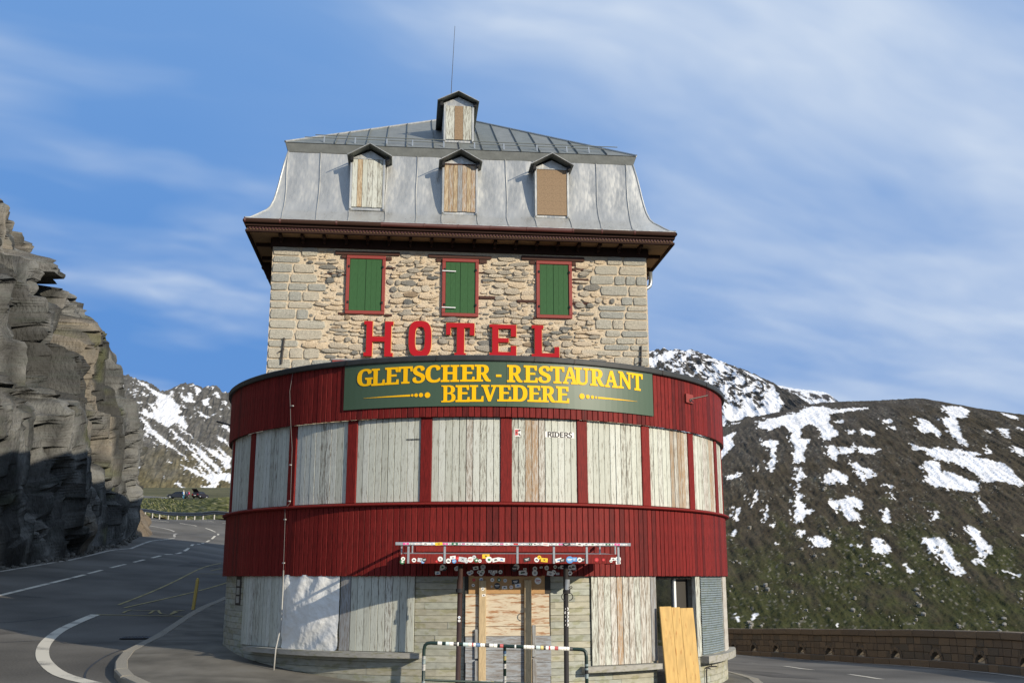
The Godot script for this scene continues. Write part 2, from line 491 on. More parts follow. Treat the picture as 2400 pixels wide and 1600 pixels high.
func sky_image() -> Image:
	sky_n = [field(0.9, 71, 5), field(1.6, 72, 5), field(0.55, 73, 3), field(1.6, 74, 4)]
	var w := 768
	var h := 384
	var im := Image.create(w, h, false, Image.FORMAT_RGBF)
	for j in h:
		for i in w:
			var az := TAU * (i + 0.5) / w
			im.set_pixel(i, j, sky_colour(az - TAU if az > PI else az, PI * 0.5 - PI * (j + 0.5) / h))
	# the same sky in full detail over the mountains
	im.resize(3072, 1536, Image.INTERPOLATE_BILINEAR)
	for j in range(420, 830):
		for k in range(-330, 330):
			var i := posmod(k, 3072)
			im.set_pixel(i, j, sky_colour(TAU * (k + 0.5) / 3072.0, PI * 0.5 - PI * (j + 0.5) / 1536.0))
	return im

func make_environment() -> void:
	var cam := Camera3D.new()
	cam.name = "camera"
	cam.fov = 36.45
	cam.near = 0.1
	cam.far = 12000.0
	add_child(cam)
	cam.position = Vector3(0, EYE, 0)
	cam.rotation.x = deg_to_rad(12.75)
	cam.current = true
	var env := Environment.new()
	env.background_mode = Environment.BG_SKY
	var sky := Sky.new()
	var sm := PanoramaSkyMaterial.new()
	sm.panorama = ImageTexture.create_from_image(sky_image())
	sky.sky_material = sm
	env.sky = sky
	env.tonemap_mode = Environment.TONE_MAPPER_LINEAR
	env.tonemap_exposure = 1.05
	env.sdfgi_enabled = true
	env.ssao_enabled = true
	env.ssil_enabled = true
	var we := WorldEnvironment.new()
	we.name = "environment"
	we.environment = env
	add_child(we)
	var sun := DirectionalLight3D.new()
	sun.name = "sun"
	sun.light_energy = 1.6
	sun.light_color = Color(1.0, 0.95, 0.87)
	sun.light_angular_distance = 0.5
	sun.shadow_enabled = true
	add_child(sun)
	# sun stands right of and behind the camera: azimuth 51 degrees, height 20.5 degrees
	var az := deg_to_rad(51.0)
	var el := deg_to_rad(20.5)
	var to := Vector3(sin(az) * cos(el), sin(el), cos(az) * cos(el))
	sun.look_at_from_position(to * 50.0, Vector3.ZERO)

# ---------- the stone hotel: own axes, x along the gable front, z out of it, y measured from eye level ----------
const HW := 4.515
const HLEN := 31.0  # unseen rear lengthened so its shadow reaches the far road and cliff
const MANS := [-0.60, 8.12, -0.50, 8.16, -0.385, 8.265, -0.27, 8.38, -0.175, 8.47, -0.10, 8.58, -0.03, 8.78, 0.02, 9.02, 0.055, 9.22, 0.09, 9.45, 0.14, 9.75, 0.22, 10.14]
func H(x: float, y: float, z: float) -> Vector3:
	return Vector3(x, y + 1.9, z)

func hbox(s: SurfaceTool, x0: float, x1: float, y0: float, y1: float, z0: float, z1: float, b := 0.0) -> void:
	box(s, H(x0, y0, z0), H(x1, y1, z1), b)

func blob(rect: bool, n: int) -> Array:
	var o: Array = []
	for i in n:
		var a := TAU * (i + 0.5) / n
		var r := 0.5 * (1.0 + rng.randf_range(-0.22, 0.12))
		var p := Vector2(cos(a), sin(a))
		if rect:
			var e := pow(pow(absf(p.x), 8.0) + pow(absf(p.y), 8.0), -0.125)
			p *= e * 0.5 * (1.0 + rng.randf_range(-0.07, 0.03))
		else:
			var e := pow(pow(absf(p.x), 3.0) + pow(absf(p.y), 3.0), -0.3333)
			p *= e * r
		o.append(p)
	return o

func stone_tris(s: SurfaceTool, ring: Array, xf: Transform3D) -> void:
	var n := ring.size()
	var mid: Array[Vector3] = []
	for p in ring:
		mid.append(xf * Vector3(p.x * 0.93, p.y * 0.90, 0.84 + rng.randf_range(-0.22, 0.18)))
	var top := xf * Vector3(rng.randf_range(-0.12, 0.12), rng.randf_range(-0.1, 0.1), 1.0)
	for i in n:
		var j := (i + 1) % n
		var a := xf * Vector3(ring[i].x, ring[i].y, -0.3)
		var b := xf * Vector3(ring[j].x, ring[j].y, -0.3)
		quad(s, a, b, mid[j], mid[i])
		tri(s, mid[i], mid[j], top)

func build_masonry(root: Node3D) -> void:
	rng.seed = 404
	var s := S()
	hbox(s, -HW, HW, -1.9, 7.75, -0.55, 0.0)
	var wall := part("front_wall", s, M.mortar, root)
	s = S()
	hbox(s, -HW, -HW + 0.55, -1.9, 7.75, -HLEN, -0.552)
	hbox(s, HW - 0.55, HW, -1.9, 7.75, -HLEN, -0.552)
	hbox(s, -HW, HW, -1.9, 7.75, -HLEN - 0.55, -HLEN - 0.002)
	part("side_wall", s, M.rubble_2, root)
	var keep := [[-2.78, -1.83, 6.01, 7.47], [-0.51, 0.40, 6.01, 7.46], [1.77, 2.66, 6.02, 7.47], [-3.06, -1.50, 7.38, 7.60], [-0.85, 0.70, 7.40, 7.58], [1.40, 2.98, 7.44, 7.62]]
	var variants: Array = []
	for k in 12:
		var v := S()
		stone_tris(v, blob(false, 6 + k % 4), Transform3D())
		variants.append(commit(v))
	var qvar: Array = []
	for k in 6:
		var v := S()
		stone_tris(v, blob(true, 12), Transform3D())
		qvar.append(commit(v))
	var all: Array = []
	# corner stones laid in courses
	for side in [-1.0, 1.0]:
		var y := 3.05
		while y < 7.58:
			var h := rng.randf_range(0.17, 0.27)
			if side > 0.0:
				h = rng.randf_range(0.14, 0.30)
			h = minf(h, 7.64 - y)
			var x := 0.0
			var reach := rng.randf_range(0.55, 1.15)
			while x < reach:
				var w := rng.randf_range(0.24, 0.72)
				all.append([side * (HW - x - w * 0.5), y + h * 0.5, w - 0.014, h - 0.014, 0.030, rng.randf_range(-0.02, 0.02), true, rng.randi() % 4])
				x += w
			y += h
	# rubble between them
	var y := 3.05
	while y < 7.58:
		var h := rng.randf_range(0.075, 0.165)
		h = minf(h, 7.66 - y)
		var x := -HW + 0.6
		while x < HW - 0.6:
			var w := rng.randf_range(0.12, 0.46) * (0.75 + h * 2.2)
			var kind := 0
			var t := rng.randf()
			if t < 0.38: kind = rng.randi() % 3
			elif t < 0.52: kind = 7
			elif t < 0.69: kind = 3
			elif t < 0.83: kind = 4
			elif t < 0.93: kind = 5
			elif t < 0.98: kind = 6
			else: kind = 8
			var grow := rng.randf_range(0.96, 1.14)
			all.append([x + w * 0.5, y + h * 0.5 + rng.randf_range(-0.025, 0.025), (w - 0.012) * grow, (h - 0.006) * grow, rng.randf_range(0.026, 0.060), rng.randf_range(-0.09, 0.09), false, kind])
			x += w
		y += h
	var ok: Array = []
	for a in all:
		var clash := false
		for r in keep:
			if a[0] + a[2] * 0.5 > r[0] and a[0] - a[2] * 0.5 < r[1] and a[1] + a[3] * 0.5 > r[2] and a[1] - a[3] * 0.5 < r[3]:
				clash = true
		if not a[6]:
			for b in all:
				if b[6] and absf(a[0] - b[0]) < (a[2] + b[2]) * 0.46 and absf(a[1] - b[1]) < (a[3] + b[3]) * 0.40:
					clash = true
					break
		if not clash:
			ok.append(a)
	# chinking: small stones pressed into the gaps that are left
	var cells := {}
	for a in ok:
		for cx in range(int(floor((a[0] - a[2] * 0.5) / 0.5)), int(floor((a[0] + a[2] * 0.5) / 0.5)) + 1):
			for cy in range(int(floor((a[1] - a[3] * 0.5) / 0.5)), int(floor((a[1] + a[3] * 0.5) / 0.5)) + 1):
				cells.get_or_add(Vector2i(cx, cy), []).append(a)
	for k in 14000:
		var w := rng.randf_range(0.05, 0.26)
		var a := [rng.randf_range(-HW + 0.2, HW - 0.2), rng.randf_range(3.4, 7.58), w, rng.randf_range(0.03, 0.09), rng.randf_range(0.012, 0.03), rng.randf_range(-0.12, 0.12), false, [0, 1, 2, 7, 3, 4, 5, 1, 0][rng.randi() % 9]]
		var clash := false
		for r in keep:
			if a[0] + a[2] * 0.5 > r[0] and a[0] - a[2] * 0.5 < r[1] and a[1] + a[3] * 0.5 > r[2] and a[1] - a[3] * 0.5 < r[3]:
				clash = true
		for cx in range(int(floor((a[0] - a[2] * 0.5) / 0.5)), int(floor((a[0] + a[2] * 0.5) / 0.5)) + 1):
			for cy in range(int(floor((a[1] - a[3] * 0.5) / 0.5)), int(floor((a[1] + a[3] * 0.5) / 0.5)) + 1):
				for b in cells.get(Vector2i(cx, cy), []):
					if absf(a[0] - b[0]) < (a[2] + b[2]) * 0.47 and absf(a[1] - b[1]) < (a[3] + b[3]) * 0.45:
						clash = true
		if not clash:
			ok.append(a)
			cells.get_or_add(Vector2i(int(floor(a[0] / 0.5)), int(floor(a[1] / 0.5))), []).append(a)
	ok.sort_custom(func(a, b): return a[2] * a[3] * (1.0 if a[1] > 3.7 else 0.02) > b[2] * b[3] * (1.0 if b[1] > 3.7 else 0.02))
	var rest := S()
	for i in ok.size():
		var a: Array = ok[i]
		var xf := Transform3D(Basis(Vector3.BACK, a[5]) * Basis.from_scale(Vector3(a[2], a[3], a[4])), H(a[0], a[1], 0.004))
		if i < 300:
			var mesh: Mesh = qvar[rng.randi() % 6] if a[6] else variants[rng.randi() % 12]
			mi("stone", mesh, M["granite_%d" % a[7]] if a[6] else M["rubble_%d" % a[7]], wall, xf)
		else:
			var c: Color = (M["granite_%d" % a[7]] if a[6] else M["rubble_%d" % a[7]]).albedo_color.srgb_to_linear()
			rest.set_color(c)
			stone_tris(rest, blob(a[6], 12 if a[6] else 7), xf)
	part("small_stones", rest, M.rubble_mix, wall, "stuff")
	# timbers set in the wall, beam ends, anchor irons
	var tb := [[-3.05, -1.51, 7.475, 7.565], [-2.90, -2.775, 7.38, 7.46], [-1.838, -1.70, 7.36, 7.45], [-0.83, 0.69, 7.462, 7.548], [-0.65, -0.50, 7.36, 7.45], [0.39, 0.584, 7.35, 7.45], [1.418, 2.967, 7.475, 7.585], [1.62, 1.765, 7.37, 7.465], [2.655, 2.757, 7.37, 7.465],
		[-3.277, -2.78, 6.965, 6.995], [-1.834, -1.60, 7.155, 7.19], [0.394, 0.643, 7.112, 7.135], [0.393, 0.79, 6.47, 6.545], [1.31, 1.764, 6.405, 6.475], [2.66, 2.957, 7.245, 7.305], [2.667, 3.068, 7.005, 7.045], [2.664, 3.056, 6.40, 6.45], [-2.93, -2.775, 5.99, 6.05], [-1.835, -1.66, 5.98, 6.04], [1.66, 1.775, 6.0, 6.06]]
	for t in tb:
		s = S()
		var zz := rng.randf_range(0.03, 0.05)
		cbox(s, T(H((t[0] + t[1]) * 0.5, (t[2] + t[3]) * 0.5, zz * 0.5), Basis(Vector3.BACK, rng.randf_range(-0.012, 0.012))), Vector3(t[1] - t[0], t[3] - t[2], zz), 0.012)
		part("lintel_timber" if t[1] - t[0] > 1.0 else "beam_end", s, M.old_timber, root)
	s = S()
	hbox(s, 0.955, 1.055, 7.315, 7.415, -0.12, 0.018)
	part("socket_shade_block", s, M.hinge, root)  # near-black block painted as the shade inside a wall socket
	s = S()
	hbox(s, -3.02, -2.06, 4.80, 4.895, 0.0, 0.07, 0.008)
	part("lower_window_head", s, M.frame_red, root)
	s = S()
	hbox(s, -3.05, -2.0, 4.897, 4.94, 0.0, 0.05, 0.01)
	part("lower_lintel", s, M.grey_0, root)
	for a in [[-4.155, 4.78, 5.40], [4.30, 4.60, 5.40]]:
		s = S()
		tube(s, [H(a[0] - 0.02, a[1], 0.06), H(a[0] + 0.015, a[2], 0.06)], 0.022, 6)
		tube(s, [H(a[0] - 0.10, (a[1] + a[2]) * 0.5 - 0.04, 0.07), H(a[0] + 0.03, (a[1] + a[2]) * 0.5 + 0.04, 0.07)], 0.014, 6)
		part("anchor_iron", s, M.dark_iron, root)

func build_shutters(root: Node3D) -> void:
	var wn := [[-2.77, -1.842, 6.018, 7.455], [-0.495, 0.383, 6.016, 7.445], [1.778, 2.65, 6.03, 7.457]]
	for k in 3:
		var w: Array = wn[k]
		var f := 0.082
		var s := S()
		hbox(s, w[0] + 0.02, w[1] - 0.02, w[2] + 0.02, w[3] - 0.02, 0.0, 0.012)
		var win := part("shuttered_window", s, M.hinge, root)
		var bars := [[w[0], w[0] + f, w[2] + f, w[3] - f], [w[1] - f, w[1], w[2] + f, w[3] - f], [w[0], w[1], w[3] - f, w[3]], [w[0], w[1], w[2], w[2] + f]]
		for b in bars:
			s = S()
			hbox(s, b[0], b[1], b[2], b[3], 0.0, 0.068, 0.008)
			part("frame_bar", s, M.frame_red, win)
		var xm: float = (w[0] + w[1]) * 0.5 + (0.0 if k < 2 else -0.02)
		for leaf in 2:
			var x0: float = w[0] + f + 0.006 if leaf == 0 else xm + 0.004
			var x1: float = xm - 0.004 if leaf == 0 else w[1] - f - 0.006
			s = S()
			var nb := 2 if (k + leaf) % 2 == 0 else 3
			for b in nb:
				hbox(s, lerpf(x0, x1, float(b) / nb) + 0.0008, lerpf(x0, x1, float(b + 1) / nb) - 0.0008, w[2] + f + 0.006, w[3] - f - 0.008, 0.013, 0.045 + 0.001 * (b % 2), 0.002)
			var lf := part("shutter_leaf", s, M.shutter_green, win)
			for yy in [w[2] + 0.28, w[3] - 0.28]:
				var hx: float = w[0] + f - 0.02 if leaf == 0 else w[1] - f + 0.02
				s = S()
				hbox(s, hx - 0.018, hx + 0.018, yy - 0.03, yy + 0.03, 0.068, 0.085, 0.004)
				part("hinge", s, M.hinge, win)
		if k == 1:
			for yy in [7.125, 6.225]:
				s = S()
				cbox(s, T(H(w[0] + 0.165, yy, 0.080), Basis(Vector3.BACK, -0.02)), Vector3(0.33, 0.026, 0.014), 0.004)
				part("bolt", s, M.bolt_white, win)

func build_eaves(root: Node3D) -> void:
	rng.seed = 52
	var s := S()
	hbox(s, -HW - 0.02, HW + 0.02, 7.625, 7.85, 0.0, 0.06, 0.006)
	hbox(s, -HW - 0.06, -HW, 7.625, 7.85, -HLEN, -0.002, 0.006)
	hbox(s, HW, HW + 0.06, 7.625, 7.85, -HLEN, -0.002, 0.006)
	part("frieze_board", s, M.eave_timber, root)
	s = S()
	hbox(s, -5.06, 5.06, 7.845, 7.875, 0.062, 0.55)
	hbox(s, -5.06, -HW, 7.845, 7.875, -HLEN, 0.06)
	hbox(s, HW, 5.06, 7.845, 7.875, -HLEN, 0.06)
	part("soffit", s, M.soffit, root)
	s = S()
	for d in [[7.80, 7.855, 0.505, 0.575], [7.857, 7.935, 0.505, 0.545], [7.937, 7.975, 0.505, 0.585], [7.977, 8.075, 0.505, 0.56]]:
		hbox(s, -HW - d[3], HW + d[3], d[0], d[1], d[2], d[3], 0.005)
		hbox(s, -HW - d[3], -HW - d[2], d[0], d[1], -HLEN, d[2] - 0.001, 0.005)
		hbox(s, HW + d[2], HW + d[3], d[0], d[1], -HLEN, d[2] - 0.001, 0.005)
	part("fascia_moulding", s, M.eave_timber, root)
	s = S()
	var x := -HW - 0.5
	while x < HW + 0.5:
		hbox(s, x, x + 0.042, 7.868, 7.915, 0.545, 0.566, 0.004)
		x += 0.075
	part("dentil_strip", s, M.gutter_red, root)
	for i in 18:
		s = S()
		var bx := -4.31 + i * 0.507
		hbox(s, bx - 0.036, bx + 0.036, 7.765, 7.845, 0.06, 0.44, 0.008)
		hbox(s, bx - 0.030, bx + 0.030, 7.69, 7.764, 0.061, 0.20, 0.01)
		part("rafter_tail", s, M.eave_timber, root)
	for side in [-1.0, 1.0]:
		for i in 12:
			s = S()
			var z := -0.45 - i * 1.1
			box(s, H(side * (HW + 0.06), 7.765, z - 0.04), H(side * (HW + 0.46), 7.844, z + 0.04), 0.008)
			part("rafter_tail", s, M.eave_timber, root)
		for z in [-2.1, -6.3]:
			s = S()
			var poly := pv([0.0, 7.84, 0.52, 7.84, 0.54, 7.70, 0.44, 7.60, 0.40, 7.44, 0.25, 7.36, 0.19, 7.18, 0.06, 7.08, 0.0, 6.9])
			var xf := Transform3D(Basis(Vector3(side, 0, 0), Vector3.UP, Vector3(0, 0, side)), H(side * (HW + 0.002), 0, z))
			plate(s, poly, -0.06, 0.06, xf)
			part("eave_bracket", s, M.eave_timber, root)
	# gutter in lengths, with joints
	var cuts := [-5.10, -4.3, -3.0, -1.95, -0.95, -0.15, 0.62, 1.5, 2.6, 3.3, 4.1, 5.10]
	for i in cuts.size() - 1:
		s = S(true)
		tube(s, [H(cuts[i] + 0.008, 8.058, 0.612), H(cuts[i + 1] - 0.008, 8.058, 0.612)], 0.052, 10)
		var o := part("gutter_length", s, M.gutter_red if i > 2 and i < 8 else M.eave_timber, root)
		s = S(true)
		tube(s, [H(cuts[i] - 0.02, 8.058, 0.612), H(cuts[i] + 0.02, 8.058, 0.612)], 0.058, 10)
		part("joint", s, M.gutter_red, o)
	for side in [-1.0, 1.0]:
		s = S(true)
		tube(s, [H(side * 5.105, 8.058, 0.61), H(side * 5.105, 8.058, -HLEN)], 0.050, 10)
		part("gutter_length", s, M.eave_timber, root)
	s = S(true)
	tube(s, [H(4.99, 7.74, -1.55), H(4.985, 7.45, -1.55), H(4.96, 7.36, -1.55), H(4.86, 7.28, -1.53), H(4.60, 7.20, -1.5), H(4.585, 7.0, -1.5), H(4.585, 3.0, -1.5)], 0.05, 10)
	part("downpipe", s, M.galvanised, root)

func slab(s: SurfaceTool, pts: Array, th: float) -> void:
	# thin sheet: four corners, given thickness along its normal
	var n: Vector3 = (pts[1] - pts[0]).cross(pts[2] - pts[0]).normalized() * th
	var c: Vector3 = (pts[0] + pts[2]) * 0.5 + n * 0.5
	qout(s, pts[0], pts[1], pts[2], pts[3], c)
	qout(s, pts[0] + n, pts[1] + n, pts[2] + n, pts[3] + n, c)
	for i in 4:
		var a: Vector3 = pts[i]
		var b: Vector3 = pts[(i + 1) % 4]
		qout(s, a, b, b + n, a + n, c)

func build_roof(root: Node3D) -> void:
	rng.seed = 77
	var np := MANS.size() / 2
	var seams := [-4.29, -3.50, -2.75, -1.89, -1.15, -0.53, 0.335, 1.06, 1.74, 2.60, 3.33, 4.10]
	var edges := [-9.0]
	edges.append_array(seams)
	edges.append(9.0)
	for i in edges.size() - 1:
		var s := S(true)
		var bow := rng.randf_range(-0.006, 0.010)
		for j in np - 1:
			var k0: float = MANS[j * 2]
			var k1: float = MANS[j * 2 + 2]
			for t in 4:
				var q: Array[Vector3] = []
				for e in [[k0, MANS[j * 2 + 1], t], [k0, MANS[j * 2 + 1], t + 1], [k1, MANS[j * 2 + 3], t + 1], [k1, MANS[j * 2 + 3], t]]:
					var xa: float = maxf(edges[i], -(HW - e[0]))
					var xb: float = minf(edges[i + 1], HW - e[0])
					var f: float = e[2] / 4.0
					q.append(H(lerpf(xa, xb, f), e[1], -e[0] + bow * sin(PI * f)))
				quad(s, q[0], q[1], q[2], q[3])
		part("roof_sheet", s, M["zinc_%d" % (rng.randi() % 3)], root)
	for x in seams:
		var s := S(true)
		var pts: Array = []
		for j in np:
			var k: float = MANS[j * 2]
			pts.append(H(clampf(x + 0.03 * sin(j * 0.9 + x * 7.0) * 0.4, -(HW - k), HW - k), MANS[j * 2 + 1], -k + 0.010))
		tube(s, pts, 0.015, 6)
		part("standing_seam", s, M.zinc_1, root)
	for side in [-1.0, 1.0]:
		var s := S(true)
		for j in np - 1:
			var k0: float = MANS[j * 2]
			var k1: float = MANS[j * 2 + 2]
			quad(s, H(side * (HW - k0), MANS[j * 2 + 1], -k0), H(side * (HW - k0), MANS[j * 2 + 1], -HLEN), H(side * (HW - k1), MANS[j * 2 + 3], -HLEN), H(side * (HW - k1), MANS[j * 2 + 3], -k1))
		part("side_roof_sheet", s, M.zinc_0, root)
		s = S(true)
		var pts: Array = []
		for j in np:
			var k: float = MANS[j * 2]
			pts.append(H(side * (HW - k), MANS[j * 2 + 1], -k))
		tube(s, pts, 0.024, 8)
		part("hip_roll", s, M.zinc_2, root)
		s = S()
		slab(s, [H(side * (HW - 0.22), 10.14, -0.22), H(side * (HW - 0.22), 10.14, -HLEN), H(side * (HW - 0.15), 10.34, -HLEN), H(side * (HW - 0.15), 10.34, -0.15)], 0.01)
		part("roof_lip", s, M.roofsheet_2, root)
	var s := S()
	hbox(s, -HW - 0.59, HW + 0.59, 8.108, 8.128, 0.56, 0.612, 0.004)
	part("drip_edge", s, M.zinc_2, root)
	s = S()
	slab(s, [H(-HW + 0.22, 10.14, -0.22), H(HW - 0.22, 10.14, -0.22), H(HW - 0.15, 10.34, -0.15), H(-HW + 0.15, 10.34, -0.15)], 0.012)
	part("roof_lip", s, M.roofsheet_2, root)
	# shallow upper roof: sheets between seams, clipped by the hips
	var sl := 0.655
	var up := func(x: float, k: float) -> Vector3: return H(x, 10.36 + sl * (k - 0.15), -k)
	var us := [-HW + 0.14, -3.17, -2.90, -2.40, -1.92, -1.42, -0.74, -0.10, 0.47, 0.94, 1.44, 1.92, 2.40, 2.88, 3.62, HW - 0.14]
	for i in us.size() - 1:
		var a: float = us[i]
		var b: float = us[i + 1]
		s = S()
		var poly: Array[Vector3] = [up.call(a, 0.14), up.call(b, 0.14)]
		if HW - absf(b) > 0.15:
			poly.append(up.call(b, HW - absf(b)))
		if HW - absf(a) > 0.15:
			poly.append(up.call(a, HW - absf(a)))
		for t in range(1, poly.size() - 1):
			tri(s, poly[0], poly[t], poly[t + 1])
		part("upper_sheet", s, M["roofsheet_%d" % (rng.randi() % 3)], root)
		if i > 0:
			s = S()
			var lift := Vector3(0, 0.022, 0)
			bar(s, up.call(a, 0.14) + lift, up.call(a, HW - absf(a)) + lift, 0.022, 0.045, 0.005)
			part("standing_seam", s, M.roofsheet_1, root)
	s = S()
	var rb := H(0, 13.22, -HLEN + HW)
	for side in [-1.0, 1.0]:
		quad(s, H(side * (HW - 0.14), 10.354, -0.14), H(side * (HW - 0.14), 10.354, -HLEN), rb, up.call(0.0, HW - 0.001))
	tri(s, H(-HW + 0.14, 10.354, -HLEN), H(HW - 0.14, 10.354, -HLEN), rb)
	part("side_upper_sheet", s, M.roofsheet_0, root)
	for side in [-1.0, 1.0]:
		s = S(true)
		tube(s, [H(side * (HW - 0.14), 10.365, -0.14), H(0, 13.235, -HW)], 0.03, 8)
		part("hip_roll", s, M.zinc_2, root)
	s = S(true)
	tube(s, [H(0, 13.235, -HW), H(0, 13.235, -HLEN + HW)], 0.035, 8)
	part("ridge_roll", s, M.zinc_2, root)
	# snow guard: two rails on brackets, broken by the attic dormer
	for seg in [[-3.93, -0.47, 0], [0.25, 3.95, 1]]:
		s = S()
		for r in [0.10, 0.21]:
			var k: float = 0.30 + r * 0.6
			tube(s, [H(seg[0] + (0.25 if r > 0.15 and seg[2] == 0 else 0.0), 10.36 + sl * (k - 0.15) + 0.055 + r * 0.5, -k), H(seg[1] - (0.35 if r < 0.15 and seg[2] == 1 else 0.0), 10.36 + sl * (k - 0.15) + 0.055 + r * 0.5, -k)], 0.012, 6)
		var g := part("snow_guard", s, M.roofsheet_0, root)
		for bx in ([-3.45, -2.69, -1.91, -1.27, -0.49] if seg[2] == 0 else [0.28, 1.02, 1.86, 2.62, 3.19]):
			s = S()
			bar(s, up.call(bx, 0.26), up.call(bx, 0.26) + Vector3(0, 0.21, -0.10), 0.035, 0.014, 0.003)
			part("bracket", s, M.galvanised, g)
	s = S()
	tube(s, [H(-0.235, 12.4, -3.6), H(-0.19, 13.9, -3.6), H(-0.12, 15.68, -3.6)], 0.012, 6, 0.006)
	part("aerial", s, M.dark_iron, root)
	dormer(root, -2.335, 0.73, 8.63, 9.85, 0.15, 10.16, 9.86, 0.53, 0.40, -0.35, ["white_0", "bare_0", "white_1", "worn_0", "white_0", "worn_1"], -2.29)
	dormer(root, -0.10, 0.76, 8.60, 9.80, 0.15, 10.11, 9.82, 0.52, 0.40, -0.35, ["bare_0", "rust_1", "bare_1", "grey_0", "rust_0", "bare_1", "rust_0"], -0.09)
	dormer(root, 2.16, 0.74, 8.60, 9.77, 0.15, 10.10, 9.81, 0.525, 0.40, -0.35, ["chip"], 2.15)
	dormer(root, -0.10, 0.67, 10.90, 11.84, -0.84, 12.16, 11.90, 0.53, -0.66, -3.0, ["worn_0", "chip", "worn_1"], -0.12)

func dormer(root: Node3D, cx: float, w: float, y0: float, y1: float, zf: float, peak: float, ev: float, half: float, zr: float, zb: float, boards: Array, px: float) -> void:
	var hw := w * 0.5 + 0.055
	var s := S()
	# cheeks and gable front in sheet metal, open behind the boards
	var gab := pv([cx - hw, y0 - 0.07, cx + hw, y0 - 0.07, cx + hw, ev + 0.01, px + 0.02, peak - 0.07, cx - hw, ev + 0.01])
	plate(s, gab, zb - 0.4, zf, T(H(0, 0, 0)))
	var d := part("dormer", s, M.zinc_2 if zf > 0.0 else M.zinc_0, root)
	for side in [-1.0, 1.0]:
		s = S()
		hbox(s, cx + side * (w * 0.5 + 0.028) - 0.026, cx + side * (w * 0.5 + 0.028) + 0.026, y0 - 0.05, y1 + 0.02, zf - 0.02, zf + 0.045, 0.006)
		part("window_trim", s, M.zinc_2, d)
	if zf > 0.0:
		s = S()
		hbox(s, cx - w * 0.5, cx + w * 0.5, y1 + 0.003, y1 + 0.035, zf - 0.02, zf + 0.03, 0.006)
		part("head_strip", s, M.old_timber if boards[0] == "bare_0" and cx > -1.0 else M.zinc_2, d)
	for side in [-1.0, 1.0]:
		s = S()
		var e := Vector3(px + side * half, ev, 0)
		var p := Vector3(px, peak, 0)
		slab(s, [H(e.x, e.y, zb), H(e.x, e.y, zr), H(p.x, p.y, zr), H(p.x, p.y, zb)] if side < 0 else [H(p.x, p.y, zb), H(p.x, p.y, zr), H(e.x, e.y, zr), H(e.x, e.y, zb)], 0.018)
		var sg := part("dormer_roof", s, M.roofsheet_0, d)
		s = S()
		bar(s, H(e.x, e.y + 0.005, zr + 0.004), H(p.x, p.y + 0.012, zr + 0.004), 0.016, 0.045, 0.003, Vector3.BACK)
		part("edge_strip", s, M.zinc_1, sg)
		s = S()
		hbox(s, e.x - side * 0.10 - 0.04, e.x - side * 0.10 + 0.04, ev - 0.09, ev + 0.02, zf - 0.1, zr - 0.10, 0.008)
		part("eave_block", s, M.hinge, d)
	var n := boards.size()
	var xa := cx - w * 0.5
	for i in n:
		s = S()
		var wa := xa + w * i / n + 0.003
		var wb := xa + w * (i + 1) / n - 0.003
		hbox(s, wa, wb, y0 + rng.randf_range(-0.01, 0.006), y1 + rng.randf_range(-0.012, 0.0), zf + 0.004, zf + 0.028 + rng.randf_range(0.0, 0.006), 0.003)
		part("chipboard" if boards[i] == "chip" else "board", s, M[boards[i]], d)

